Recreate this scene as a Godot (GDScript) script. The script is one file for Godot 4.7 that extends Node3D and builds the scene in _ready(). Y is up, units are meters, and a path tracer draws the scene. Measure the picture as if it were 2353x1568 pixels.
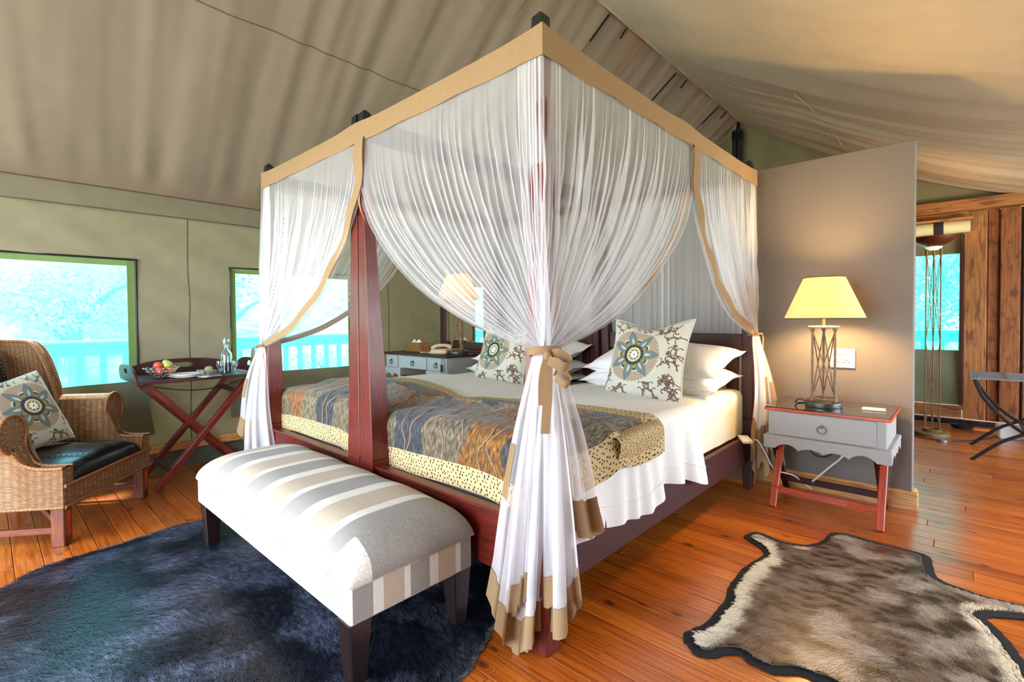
extends Node3D
# A safari tent bedroom. World: x right along the bed foot, y up, z towards the open tent front.

var rng := RandomNumberGenerator.new()
var M := {}
var used := {}

# ---------------------------------------------------------------- mesh builder
class MB:
	var v := PackedVector3Array()
	var n := PackedVector3Array()
	var t := PackedVector2Array()
	var c := PackedColorArray()
	var ix := PackedInt32Array()
	var xf := Transform3D()
	var col := Color.WHITE
	var colored := false

	func p(pos: Vector3, nor: Vector3, uv: Vector2) -> int:
		v.append(xf * pos)
		n.append((xf.basis * nor).normalized())
		t.append(uv)
		c.append(col)
		return v.size() - 1

	func tri(a: int, b: int, d: int) -> void:
		var g := (v[b] - v[a]).cross(v[d] - v[a])
		if g.dot(n[a] + n[b] + n[d]) > 0.0:
			ix.append(a); ix.append(d); ix.append(b)
		else:
			ix.append(a); ix.append(b); ix.append(d)

	func quad(a: Vector3, b: Vector3, d: Vector3, e: Vector3, nor: Vector3, ua := Vector2(0, 0), ub := Vector2(1, 0), ud := Vector2(1, 1), ue := Vector2(0, 1)) -> void:
		var i := p(a, nor, ua)
		var j := p(b, nor, ub)
		var k := p(d, nor, ud)
		var l := p(e, nor, ue)
		tri(i, j, k)
		tri(i, k, l)

	# chamfered box; top: x and z scale of the upper end (a taper along y)
	func box(at: Vector3, size: Vector3, bev := 0.003, basis := Basis(), off := Vector2(0, 0), top := Vector2(1, 1)) -> void:
		var h := size * 0.5
		bev = minf(bev, minf(h.x, minf(h.y, h.z)) * 0.6)
		var la := 0
		if size.y > size[la]: la = 1
		if size.z > size[la]: la = 2
		var pt := func(s: Vector3, a: int) -> Vector3:
			var q := Vector3(s.x * (h.x - (0.0 if a == 0 else bev)), s.y * (h.y - (0.0 if a == 1 else bev)), s.z * (h.z - (0.0 if a == 2 else bev)))
			if top != Vector2(1, 1):
				var k := (q.y + h.y) / (2.0 * h.y)
				q.x *= lerpf(1.0, top.x, k)
				q.z *= lerpf(1.0, top.y, k)
			return at + basis * q
		var uvf := func(q: Vector3, a: int) -> Vector2:
			var w: Vector3 = basis.inverse() * (q - at)
			var b := (a + 1) % 3
			var d := (a + 2) % 3
			if b == la: return off + Vector2(w[b], w[d] + a * 0.137)
			if d == la: return off + Vector2(w[d], w[b] + a * 0.137)
			return off + Vector2(w[b], w[d])
		for a in 3:
			var b := (a + 1) % 3
			var d := (a + 2) % 3
			for s in [-1.0, 1.0]:
				var q := []
				for k in [[-1, -1], [1, -1], [1, 1], [-1, 1]]:
					var sg := Vector3()
					sg[a] = s; sg[b] = k[0]; sg[d] = k[1]
					q.append(pt.call(sg, a))
				var nv := Vector3()
				nv[a] = s
				quad(q[0], q[1], q[2], q[3], basis * nv, uvf.call(q[0], a), uvf.call(q[1], a), uvf.call(q[2], a), uvf.call(q[3], a))
		if bev > 0.0:
			for a in 3:
				var b := (a + 1) % 3
				var d := (a + 2) % 3
				for sa in [-1.0, 1.0]:
					for sb in [-1.0, 1.0]:
						var s0 := Vector3()
						s0[a] = sa; s0[b] = sb; s0[d] = -1.0
						var s1 := s0
						s1[d] = 1.0
						var nv := Vector3()
						nv[a] = sa; nv[b] = sb
						var q0: Vector3 = pt.call(s0, a)
						var q1: Vector3 = pt.call(s1, a)
						var q2: Vector3 = pt.call(s1, b)
						var q3: Vector3 = pt.call(s0, b)
						quad(q0, q1, q2, q3, basis * nv.normalized(), uvf.call(q0, a), uvf.call(q1, a), uvf.call(q2, a), uvf.call(q3, a))
			for i in 8:
				var s := Vector3(-1 if i & 1 else 1, -1 if i & 2 else 1, -1 if i & 4 else 1)
				var nn := basis * s.normalized()
				var q0: Vector3 = pt.call(s, 0)
				var q1: Vector3 = pt.call(s, 1)
				var q2: Vector3 = pt.call(s, 2)
				tri(p(q0, nn, off), p(q1, nn, off), p(q2, nn, off))

	# a bar of section w (along side) x h between two points
	func bar(a: Vector3, b: Vector3, w: float, h: float, up := Vector3.UP, bev := 0.002, off := Vector2(0, 0)) -> void:
		var y := (b - a).normalized()
		var x := y.cross(up)
		if x.length() < 0.01: x = y.cross(Vector3.RIGHT)
		x = x.normalized()
		box((a + b) * 0.5, Vector3(w, a.distance_to(b), h), bev, Basis(x, y, x.cross(y)), off)

	func lathe(prof: Array, seg := 24, xform := Transform3D(), smooth := true) -> void:
		var m := prof.size()
		var nr := []
		for i in m - 1:
			var d: Vector2 = prof[i + 1] - prof[i]
			nr.append(Vector2(d.y, -d.x).normalized())
		for i in m - 1:
			var n0: Vector2 = nr[i]
			var n1: Vector2 = nr[i]
			if smooth:
				if i > 0 and nr[i - 1].dot(nr[i]) > 0.6: n0 = (nr[i - 1] + nr[i]).normalized()
				if i < m - 2 and nr[i + 1].dot(nr[i]) > 0.6: n1 = (nr[i + 1] + nr[i]).normalized()
			var base := v.size()
			for k in seg + 1:
				var a := TAU * k / seg
				var ca := cos(a)
				var sa := sin(a)
				p(xform * Vector3(prof[i].x * ca, prof[i].y, prof[i].x * sa), xform.basis * Vector3(n0.x * ca, n0.y, n0.x * sa), Vector2(a * 0.1, prof[i].y))
				p(xform * Vector3(prof[i + 1].x * ca, prof[i + 1].y, prof[i + 1].x * sa), xform.basis * Vector3(n1.x * ca, n1.y, n1.x * sa), Vector2(a * 0.1, prof[i + 1].y))
			for k in seg:
				var q := base + k * 2
				tri(q, q + 1, q + 3)
				tri(q, q + 3, q + 2)

	func tube(path: Array, r, seg := 8, closed := false) -> void:
		var m := path.size()
		var up := Vector3.UP
		var d0: Vector3 = (path[1] - path[0]).normalized()
		if absf(d0.dot(up)) > 0.9: up = Vector3.RIGHT
		var x := d0.cross(up).normalized()
		var base := v.size()
		var len := 0.0
		for i in m:
			var d: Vector3
			if closed: d = path[(i + 1) % m] - path[(i + m - 1) % m]
			elif i == 0: d = path[1] - path[0]
			elif i == m - 1: d = path[m - 1] - path[m - 2]
			else: d = path[i + 1] - path[i - 1]
			d = d.normalized()
			x = (x - d * x.dot(d)).normalized()
			var y := d.cross(x)
			var rr: float = r[i] if r is Array else r
			if i > 0: len += path[i].distance_to(path[i - 1])
			for k in seg + 1:
				var a := TAU * k / seg
				var o := x * cos(a) + y * sin(a)
				p(path[i] + o * rr, o, Vector2(len, rr * a))
		var rows := m if closed else m - 1
		for i in rows:
			for k in seg:
				var q := base + i * (seg + 1) + k
				var w := base + ((i + 1) % m) * (seg + 1) + k
				tri(q, q + 1, w + 1)
				tri(q, w + 1, w)
		if not closed:
			for e in 2:
				var i := 0 if e == 0 else m - 1
				var d: Vector3 = (path[0] - path[1]) if e == 0 else (path[m - 1] - path[m - 2])
				d = d.normalized()
				var cc := p(path[i], d, Vector2())
				var f := v.size()
				for k in seg: p(xf.affine_inverse() * v[base + i * (seg + 1) + k], d, Vector2())
				for k in seg: tri(cc, f + k, f + (k + 1) % seg)

	# a smooth sheet: f(u, v) with u, v in 0..1
	func grid(nx: int, ny: int, f: Callable, uvs := Vector2(1, 1), uvo := Vector2(0, 0), want := Vector3.ZERO) -> void:
		var q := PackedVector3Array()
		q.resize((nx + 1) * (ny + 1))
		for j in ny + 1:
			for i in nx + 1:
				q[j * (nx + 1) + i] = f.call(float(i) / nx, float(j) / ny)
		sheet(nx, ny, q, uvs, uvo, want)

	func sheet(nx: int, ny: int, q: PackedVector3Array, uvs := Vector2(1, 1), uvo := Vector2(0, 0), want := Vector3.ZERO) -> void:
		var base := v.size()
		var w := nx + 1
		var flip := 1.0
		if want != Vector3.ZERO:
			var acc := 0.0
			for j in ny:
				for i in nx:
					acc += (q[j * w + i + 1] - q[j * w + i]).cross(q[(j + 1) * w + i] - q[j * w + i]).dot(want)
			if acc < 0.0: flip = -1.0
		for j in ny + 1:
			for i in w:
				var du := q[j * w + mini(i + 1, nx)] - q[j * w + maxi(i - 1, 0)]
				var dv := q[mini(j + 1, ny) * w + i] - q[maxi(j - 1, 0) * w + i]
				var nn := du.cross(dv) * flip
				if nn.length_squared() < 1e-16: nn = Vector3.UP if want == Vector3.ZERO else want
				p(q[j * w + i], nn.normalized(), uvo + Vector2(float(i) / nx * uvs.x, float(j) / ny * uvs.y))
		for j in ny:
			for i in nx:
				var a := base + j * w + i
				tri(a, a + 1, a + w + 1)
				tri(a, a + w + 1, a + w)

	# an outline in the plane of the basis' x and y, d deep along its z
	func prism(poly: PackedVector2Array, d: float, xform: Transform3D, uvk := 1.0) -> void:
		var tr := Geometry2D.triangulate_polygon(poly)
		for s in [-1.0, 1.0]:
			var base := v.size()
			for q in poly: p(xform * Vector3(q.x, q.y, s * d * 0.5), xform.basis * Vector3(0, 0, s), q * uvk)
			for i in range(0, tr.size(), 3): tri(base + tr[i], base + tr[i + 1], base + tr[i + 2])
		var cw := Geometry2D.is_polygon_clockwise(poly)
		for i in poly.size():
			var a := poly[i]
			var b := poly[(i + 1) % poly.size()]
			var nn := Vector3((b - a).y, -(b - a).x, 0).normalized() * (-1.0 if cw else 1.0)
			quad(xform * Vector3(a.x, a.y, -d * 0.5), xform * Vector3(b.x, b.y, -d * 0.5), xform * Vector3(b.x, b.y, d * 0.5), xform * Vector3(a.x, a.y, d * 0.5), xform.basis * nn, a, b, b + Vector2(d, d), a + Vector2(d, d))

	func ball(at: Vector3, r: Vector3, seg := 16, rings := 10) -> void:
		var base := v.size()
		for j in rings + 1:
			var ph := PI * j / rings
			for i in seg + 1:
				var a := TAU * i / seg
				var o := Vector3(sin(ph) * cos(a), cos(ph), sin(ph) * sin(a))
				p(at + o * r, (o / r).normalized(), Vector2(float(i) / seg, float(j) / rings))
		for j in rings:
			for i in seg:
				var q := base + j * (seg + 1) + i
				tri(q, q + 1, q + seg + 2)
				tri(q, q + seg + 2, q + seg + 1)

	func mesh(m: Material, inv := Transform3D()) -> ArrayMesh:
		var arr := []
		arr.resize(Mesh.ARRAY_MAX)
		var vv := PackedVector3Array()
		var nn := PackedVector3Array()
		vv.resize(v.size())
		nn.resize(v.size())
		for i in v.size():
			vv[i] = inv * v[i]
			nn[i] = inv.basis * n[i]
		arr[Mesh.ARRAY_VERTEX] = vv
		arr[Mesh.ARRAY_NORMAL] = nn
		arr[Mesh.ARRAY_TEX_UV] = t
		if colored: arr[Mesh.ARRAY_COLOR] = c
		arr[Mesh.ARRAY_INDEX] = ix
		var am := ArrayMesh.new()
		am.add_surface_from_arrays(Mesh.PRIMITIVE_TRIANGLES, arr)
		am.surface_set_material(0, m)
		return am

func mb(xf := Transform3D()) -> MB:
	var b := MB.new()
	b.xf = xf
	return b

# ---------------------------------------------------------------- objects
func numbered(parent: Node, called: String) -> String:
	var key := str(parent.get_instance_id()) + "/" + called
	var k: int = used.get(key, 0)
	used[key] = k + 1
	return called if k == 0 else "%s_%03d" % [called, k]

func tag(o: Node, label := "", category := "", group := "", kind := "") -> Node:
	if label: o.set_meta("label", label)
	if category: o.set_meta("category", category)
	if group: o.set_meta("group", group)
	if kind: o.set_meta("kind", kind)
	return o

func thing(called: String, label: String, category: String, at: Vector3, group := "") -> Node3D:
	var o := Node3D.new()
	o.name = numbered(self, called)
	o.position = at
	add_child(o, true)
	tag(o, label, category, group)
	return o

func world_of(o: Node) -> Transform3D:
	var x := Transform3D()
	while o is Node3D and o != self:
		x = o.transform * x
		o = o.get_parent()
	return x

func part(called: String, b: MB, m: Material, parent: Node, label := "") -> MeshInstance3D:
	var o := MeshInstance3D.new()
	o.name = numbered(parent, called)
	o.mesh = b.mesh(m, world_of(parent).affine_inverse())
	parent.add_child(o, true)
	if label: o.set_meta("label", label)
	return o

# a thing that is one mesh
func single(called: String, b: MB, m: Material, label: String, category: String, at: Vector3, group := "") -> MeshInstance3D:
	var o := MeshInstance3D.new()
	o.name = numbered(self, called)
	o.position = at
	o.mesh = b.mesh(m, Transform3D(Basis(), -at))
	add_child(o, true)
	tag(o, label, category, group)
	return o

func structure(called: String, b: MB, m: Material) -> MeshInstance3D:
	var o := part(called, b, m, self)
	o.set_meta("kind", "structure")
	return o

func copy(o: Node3D, label: String, at: Vector3, turn := 0.0) -> Node3D:
	var called := str(o.name)
	var c: Node3D = o.duplicate()
	c.name = numbered(self, called)
	add_child(c, true)
	c.position = at
	c.rotation.y = turn
	c.set_meta("label", label)
	return c

# ---------------------------------------------------------------- materials and textures
func mat(called: String, col: Color, rough := 0.7, tex: Texture2D = null, uvs := Vector3(1, 1, 1)) -> StandardMaterial3D:
	var m := StandardMaterial3D.new()
	m.resource_name = called
	m.albedo_color = col
	m.roughness = rough
	if tex: m.albedo_texture = tex
	m.uv1_scale = uvs
	m.cull_mode = BaseMaterial3D.CULL_DISABLED
	M[called] = m
	return m

func relief(m: StandardMaterial3D, tex: Texture2D, cm: float) -> StandardMaterial3D:
	m.heightmap_enabled = true
	m.heightmap_texture = tex
	m.heightmap_scale = cm
	return m

func tri_planar(m: StandardMaterial3D, world := true) -> StandardMaterial3D:
	m.uv1_triplanar = true
	m.uv1_world_triplanar = world
	return m

func noise_img(w: int, h: int, sd: int, freq: float, oct := 4, type := FastNoiseLite.TYPE_SIMPLEX_SMOOTH) -> Image:
	var f := FastNoiseLite.new()
	f.seed = sd
	f.frequency = freq
	f.noise_type = type
	f.fractal_octaves = oct
	return f.get_seamless_image(w, h, false, false, 0.2)

func sample(im: PackedByteArray, w: int, h: int, x: int, y: int) -> float:
	return im[posmod(y, h) * w + posmod(x, w)] / 255.0

func bytes_of(im: Image) -> PackedByteArray:
	im.convert(Image.FORMAT_L8)
	return im.get_data()

func img_from(w: int, h: int, f: Callable) -> Image:
	var d := PackedByteArray()
	d.resize(w * h * 3)
	var k := 0
	for y in h:
		for x in w:
			var c: Color = f.call(x, y)
			d[k] = int(clampf(c.r, 0, 1) * 255.0)
			d[k + 1] = int(clampf(c.g, 0, 1) * 255.0)
			d[k + 2] = int(clampf(c.b, 0, 1) * 255.0)
			k += 3
	return Image.create_from_data(w, h, false, Image.FORMAT_RGB8, d)

func tex(im: Image) -> ImageTexture:
	return ImageTexture.create_from_image(im)

func hash1(i: int) -> float:
	var x := (i * 374761393 + 668265263) & 0x7fffffff
	x = ((x ^ (x >> 13)) * 1274126177) & 0x7fffffff
	return float((x ^ (x >> 16)) & 0xffff) / 65535.0

func bez(a: Vector3, b: Vector3, c: Vector3, d: Vector3, t: float) -> Vector3:
	return a.bezier_interpolate(b, c, d, t)

func curve(pts: Array, steps := 6, closed := false) -> Array:
	var out := []
	var m := pts.size()
	var segs := m if closed else m - 1
	for i in segs:
		var p0 = pts[(i - 1 + m) % m] if closed or i > 0 else pts[i]
		var p1 = pts[i]
		var p2 = pts[(i + 1) % m]
		var p3 = pts[(i + 2) % m] if closed or i < m - 2 else pts[(i + 1) % m]
		for k in steps: out.append(p1.cubic_interpolate(p2, p0, p3, float(k) / steps))
	if not closed: out.append(pts[m - 1])
	return out

func make_materials() -> void:
	# pine floor: grain runs along x of the picture
	var W := 1024
	var H := 256
	var n1 := bytes_of(noise_img(256, 256, 3, 0.02, 3))
	var n2 := bytes_of(noise_img(256, 256, 9, 0.06, 3))
	var n3 := bytes_of(noise_img(512, 512, 21, 0.03, 4))
	var knots := []
	rng.seed = 5
	for i in 9: knots.append(Vector3(rng.randf() * W, rng.randf() * H, rng.randf_range(4, 9)))
	var floor_img := img_from(W, H, func(x: int, y: int):
		var g := sample(n2, 256, 256, x / 12, y * 2)
		var s := sample(n1, 256, 256, x / 6, y)
		var k := 0.0
		for q in knots:
			var dx := fposmod(x - q.x + W * 0.5, W) - W * 0.5
			var dy := fposmod(y - q.y + H * 0.5, H) - H * 0.5
			if absf(dx) < 60 and absf(dy) < 24:
				var d: float = sqrt(dx * dx * 0.5 + dy * dy) / q.z
				k = maxf(k, clampf(1.4 - d, 0, 1))
				g += clampf(1.6 - d * 0.5, 0, 1) * 0.25 * sin(d * 9.0)
		var c := Color(0.80, 0.475, 0.165).lerp(Color(0.64, 0.32, 0.095), clampf((g - 0.35) * 1.9, 0, 1))
		c = c.lerp(Color(0.52, 0.27, 0.09), clampf((s - 0.55) * 1.6, 0, 0.5))
		return c.lerp(Color(0.30, 0.14, 0.06), k * 0.7))
	var ft := tex(floor_img)
	for i in 4:
		var m := mat("floor_%d" % i, [Color(0.96, 0.88, 0.80), Color(0.86, 0.77, 0.68), Color(1, 0.95, 0.88), Color(0.92, 0.82, 0.70)][i], 0.24, ft, Vector3(0.45, 2.2, 1))
		m.roughness = 0.30
		m.clearcoat_enabled = true
		m.clearcoat = 0.6
		m.clearcoat_roughness = 0.22
	# grey grain, tinted by each wood's colour
	var grain := img_from(512, 256, func(x: int, y: int):
		var g := sample(n2, 256, 256, x / 10, y * 2)
		var s := sample(n3, 512, 512, x / 3, y)
		var q := 0.80 + 0.40 * g - 0.30 * s
		return Color(q, q, q))
	var gt := tex(grain)
	var wood := func(called: String, c: Color, r: float, coat: float):
		var m := mat(called, c, r, gt, Vector3(1.2, 5, 1))
		m.clearcoat_enabled = coat > 0
		m.clearcoat = coat
		m.clearcoat_roughness = 0.15
	wood.call("mahogany", Color(0.46, 0.115, 0.05), 0.45, 0.25)
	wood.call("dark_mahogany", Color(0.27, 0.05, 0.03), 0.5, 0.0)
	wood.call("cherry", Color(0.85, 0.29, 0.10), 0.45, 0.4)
	wood.call("wenge", Color(0.13, 0.05, 0.045), 0.35, 0.4)
	wood.call("teak", Color(0.50, 0.24, 0.11), 0.6, 0.0)
	wood.call("pine_trim", Color(1.0, 0.74, 0.44), 0.45, 0.3)
	wood.call("black_wood", Color(0.07, 0.06, 0.06), 0.5, 0.1)
	# weathered boards
	var rustic := img_from(512, 256, func(x: int, y: int):
		var g := sample(n2, 256, 256, x / 9, y * 2)
		var s := sample(n3, 512, 512, x / 3, y)
		var s2 := sample(n1, 256, 256, x / 2 + 70, y + 30)
		var c := Color(0.72, 0.52, 0.31).lerp(Color(0.54, 0.36, 0.19), clampf((g - 0.3) * 1.8, 0, 1))
		c = c.lerp(Color(0.26, 0.14, 0.07), clampf((s - 0.58) * 2.2, 0, 0.5))
		return c.lerp(Color(0.74, 0.50, 0.30), clampf((s2 - 0.55) * 2.0, 0, 0.5)))
	var rt := tex(rustic)
	mat("board", Color(0.95, 0.9, 0.85), 0.6, rt, Vector3(0.6, 2.0, 1))
	mat("board_dark", Color(0.82, 0.70, 0.60), 0.65, rt, Vector3(0.9, 1.5, 1))
	mat("board_pale", Color(1, 0.95, 0.95), 0.6, rt, Vector3(0.8, 3.0, 1))
	# canvas
	var cv := img_from(256, 256, func(x: int, y: int):
		var a := sample(n1, 256, 256, x, y)
		var w := 0.012 * (float((x + y) % 2))
		var q := 0.93 + 0.06 * (a - 0.5) - w
		return Color(q, q, q))
	var ct := tex(cv)
	var cloth := func(called: String, c: Color, back: Color):
		var m := mat(called, c, 0.95, ct, Vector3(1.1, 1.1, 1.1))
		tri_planar(m)
		if back != Color.BLACK:
			m.backlight_enabled = true
			m.backlight = back
		return m
	cloth.call("canvas_roof", Color(0.56, 0.505, 0.43), Color(0.11, 0.10, 0.082))
	cloth.call("canvas_wall", Color(0.57, 0.545, 0.455), Color(0.31, 0.32, 0.26))
	cloth.call("canvas_gable", Color(0.56, 0.53, 0.39), Color(0.08, 0.08, 0.055))
	cloth.call("canvas_blind", Color(0.86, 0.86, 0.70), Color(0.1, 0.1, 0.08))
	cloth.call("canvas_flap", Color(0.50, 0.51, 0.42), Color(0.30, 0.33, 0.25))
	cloth.call("liner", Color(0.80, 0.76, 0.66), Color(0.36, 0.345, 0.30))
	cloth.call("webbing", Color(0.42, 0.36, 0.29), Color.BLACK)
	cloth.call("stitch", Color(0.66, 0.45, 0.36), Color.BLACK)
	cloth.call("dark_gap", Color(0.05, 0.045, 0.04), Color.BLACK)
	cloth.call("skirt", Color(0.40, 0.42, 0.38), Color.BLACK)
	cloth.call("green_band", Color(0.56, 0.66, 0.42), Color(0.6, 0.72, 0.46))
	cloth.call("strap", Color(0.16, 0.15, 0.19), Color.BLACK)
	# insect mesh of the windows: a tinted veil that daylight crosses
	var sc := mat("screen", Color(0.06, 0.88, 0.86, 0.56), 0.9)
	sc.transparency = BaseMaterial3D.TRANSPARENCY_ALPHA
	sc.backlight_enabled = true
	sc.backlight = Color(0.3, 1.0, 1.0)
	# netting
	var net := mat("net", Color(0.97, 0.97, 0.98, 0.32), 0.9)
	net.transparency = BaseMaterial3D.TRANSPARENCY_ALPHA
	net.backlight_enabled = true
	net.backlight = Color(0.75, 0.75, 0.76)
	var nd := net.duplicate()
	nd.resource_name = "net_dense"
	nd.albedo_color = Color(0.97, 0.97, 0.98, 0.58)
	M["net_dense"] = nd
	var hem := mat("hem", Color(0.67, 0.545, 0.39, 1), 0.9, ct, Vector3(8, 8, 8))
	hem.backlight_enabled = true
	hem.backlight = Color(0.3, 0.23, 0.14)
	tri_planar(hem)
	cloth.call("ribbon", Color(0.62, 0.49, 0.35), Color.BLACK)
	# plaster, paint
	mat("plaster", Color(0.475, 0.45, 0.425), 0.6)
	mat("grey_paint", Color(0.64, 0.64, 0.63), 0.45)
	mat("white_plastic", Color(0.88, 0.87, 0.84), 0.35)
	mat("beige_plastic", Color(0.76, 0.70, 0.58), 0.4)
	mat("black_plastic", Color(0.04, 0.04, 0.045), 0.4)
	mat("paper", Color(0.9, 0.9, 0.87), 0.8)
	mat("porcelain", Color(0.93, 0.93, 0.9), 0.2)
	var bronze := mat("bronze", Color(0.58, 0.47, 0.35), 0.5, gt, Vector3(6, 6, 6))
	bronze.metallic = 0.3
	var pew := mat("pewter", Color(0.36, 0.36, 0.34), 0.4, gt, Vector3(9, 9, 9))
	pew.metallic = 0.6
	var gilt := mat("gilt", Color(0.52, 0.40, 0.22), 0.6)
	gilt.metallic = 0.3
	var chrome := mat("chrome", Color(0.85, 0.85, 0.85), 0.14)
	chrome.metallic = 1.0
	var steel := mat("steel", Color(0.50, 0.50, 0.52), 0.4)
	steel.metallic = 0.5
	var iron := mat("iron", Color(0.10, 0.09, 0.10), 0.4)
	iron.metallic = 0.5
	var brass := mat("brass", Color(0.75, 0.6, 0.35), 0.3)
	brass.metallic = 1.0
	var mirror := mat("mirror", Color(0.92, 0.92, 0.9), 0.02)
	mirror.metallic = 1.0
	var glass := mat("glass", Color(0.95, 0.98, 0.98, 0.03), 0.02)
	glass.refraction_enabled = true
	glass.refraction_scale = 0.05
	glass.transparency = BaseMaterial3D.TRANSPARENCY_ALPHA
	var tg := mat("table_glass", Color(0.85, 0.93, 0.92, 0.12), 0.03)
	tg.transparency = BaseMaterial3D.TRANSPARENCY_ALPHA
	mat("drink", Color(0.05, 0.025, 0.02), 0.1)
	mat("apple_red", Color(0.50, 0.06, 0.07), 0.3)
	mat("peach", Color(0.78, 0.34, 0.20), 0.5)
	mat("pear", Color(0.70, 0.74, 0.36), 0.4)
	mat("leaf_green", Color(0.3, 0.45, 0.1), 0.6)
	# bed linen
	var lin := bytes_of(noise_img(256, 256, 31, 0.05, 4))
	var lt := tex(img_from(256, 256, func(x: int, y: int):
		var q := 0.45 + 0.5 * sample(lin, 256, 256, x, y)
		return Color(q, q, q)))
	var white := mat("linen", Color(0.92, 0.92, 0.9), 0.85)
	relief(white, lt, 0.2)
	tri_planar(white, false)
	white.uv1_scale = Vector3(4, 4, 4)
	var cream := mat("sheet", Color(0.90, 0.90, 0.84), 0.85)
	relief(cream, lt, 0.15)
	tri_planar(cream, false)
	cream.uv1_scale = Vector3(3, 3, 3)
	var sat := mat("pillowcase", Color(0.95, 0.95, 0.95), 0.6)
	relief(sat, lt, 0.35)
	tri_planar(sat, false)
	sat.uv1_scale = Vector3(5, 5, 5)
	# spotted fleece
	var sp := Image.create(512, 512, false, Image.FORMAT_RGB8)
	sp.fill(Color(0.78, 0.69, 0.50))
	rng.seed = 77
	for j in 22:
		for i in 15:
			var cx := (i + 0.5 + rng.randf_range(-0.28, 0.28) + (0.5 if j % 2 else 0.0)) * 512.0 / 15
			var cy := (j + 0.5 + rng.randf_range(-0.25, 0.25)) * 512.0 / 22
			var a := rng.randf_range(4.0, 7.0)
			var b := rng.randf_range(5.0, 9.0)
			for dy in range(-10, 11):
				for dx in range(-8, 9):
					if pow(dx / a, 2) + pow(dy / b, 2) < 1.0: sp.set_pixel(posmod(int(cx) + dx, 512), posmod(int(cy) + dy, 512), Color(0.20, 0.16, 0.11))
	var fleece := mat("fleece", Color(1, 1, 1), 0.95, tex(sp), Vector3(3.1, 3.1, 1))
	relief(fleece, lt, 0.3)
	# throw: wavy stripes of chenille
	var edges := [0.00, 0.055, 0.135, 0.205, 0.285, 0.365, 0.455, 0.515, 0.60, 0.685, 0.80, 0.90, 0.955, 1.0]
	var cols := [Color(0.31, 0.32, 0.33), Color(0.50, 0.43, 0.33), Color(0.60, 0.39, 0.18), Color(0.50, 0.46, 0.35), Color(0.25, 0.27, 0.295), Color(0.48, 0.42, 0.33), Color(0.56, 0.37, 0.18), Color(0.46, 0.42, 0.33), Color(0.25, 0.265, 0.295), Color(0.45, 0.40, 0.32), Color(0.54, 0.36, 0.15), Color(0.28, 0.285, 0.29), Color(0.50, 0.45, 0.34)]
	var throw_img := img_from(1024, 512, func(x: int, y: int):
		var u := x / 1024.0
		var w := y / 512.0
		u += 0.010 * sin(w * 9.0 + u * 14.0) + 0.006 * sin(w * 21.0 + u * 31.0)
		var k := 0
		while k < 12 and u > edges[k + 1]: k += 1
		var c: Color = cols[k]
		var m := sample(n3, 512, 512, x * 6, y)
		var m2 := sample(n2, 256, 256, x, y / 2)
		c = c * (0.38 + 0.9 * m) * (0.75 + 0.5 * m2)
		return c)
	var th := mat("chenille", Color(1, 1, 1), 0.95, tex(throw_img))
	th.rim_enabled = true
	th.rim = 0.3
	relief(th, lt, 0.5)
	# bench stripes
	var weave := img_from(64, 64, func(x: int, y: int):
		var q := 0.5 + 0.5 * sin(x * TAU / 8.0) * sin((y + (x / 4 % 2) * 4) * TAU / 8.0)
		return Color(q, q, q))
	var stripe := img_from(512, 64, func(x: int, y: int):
		var u := x / 512.0
		var c := Color(0.88, 0.86, 0.81)
		if u < 0.36: c = Color(0.60, 0.58, 0.545)
		elif u >= 0.47 and u < 0.83: c = Color(0.74, 0.67, 0.575)
		var z := 0.93 + 0.14 * hash1(x * 7 + (y / 2) * 977)
		return c * z)
	var st := mat("bench_fabric", Color(1, 1, 1), 0.9, tex(stripe), Vector3(3.5, 8, 1))
	st.rim_enabled = true
	st.rim = 0.2
	# wicker
	var wk := 256
	var strand := func(x: int, y: int) -> Array:
		var row := y / 16
		var st_x := x / 32
		var ph := fposmod(x / 64.0 + 0.12 * (row % 2), 1.0)
		var over := 0.5 + 0.5 * cos(ph * TAU)
		var prof := sin((y % 16) / 16.0 * PI)
		return [over, prof, row, st_x]
	var wh := img_from(wk, wk, func(x: int, y: int):
		var q = strand.call(x, y)
		var h: float = q[1] * (0.6 + 0.4 * q[0])
		return Color(h, h, h))
	var wa := img_from(wk, wk, func(x: int, y: int):
		var q = strand.call(x, y)
		var sh: float = 0.55 + 0.45 * pow(q[1], 0.6)
		var c := Color(0.80, 0.64, 0.44).lerp(Color(0.62, 0.45, 0.28), hash1(q[2] * 13 + int(x / 40)))
		c = c.lerp(Color(0.50, 0.31, 0.19), (1.0 - q[0]) * 0.6)
		return c * sh)
	var wt := mat("wicker", Color(1, 1, 1), 0.55, tex(wa), Vector3(7.5, 9.5, 1))
	relief(wt, tex(wh), 0.35)
	mat("cane", Color(0.95, 0.85, 0.70), 0.5, tex(wa), Vector3(14, 14, 1))
	var bw := mat("box_weave", Color(1, 0.92, 0.7), 0.6, tex(wa), Vector3(10, 12, 1))
	relief(bw, tex(wh), 0.3)
	# leather
	var ln := tex(noise_img(256, 256, 44, 0.06, 3, FastNoiseLite.TYPE_CELLULAR))
	var le := mat("leather", Color(0.045, 0.05, 0.06), 0.28)
	relief(le, ln, 0.06)
	tri_planar(le, false)
	le.uv1_scale = Vector3(6, 6, 6)
	var le2 := mat("teal_leather", Color(0.06, 0.12, 0.14), 0.35)
	relief(le2, ln, 0.06)
	tri_planar(le2, false)
	mat("thread", Color(0.10, 0.09, 0.11), 0.6)
	var cur := mat("curtain_cloth", Color(0.66, 0.58, 0.45), 0.95)
	cur.backlight_enabled = true
	cur.backlight = Color(0.15, 0.13, 0.1)
	# furs
	var fur := bytes_of(noise_img(512, 512, 61, 0.012, 4))
	M["fur_noise"] = fur
	M["fur_fine"] = n3
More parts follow.
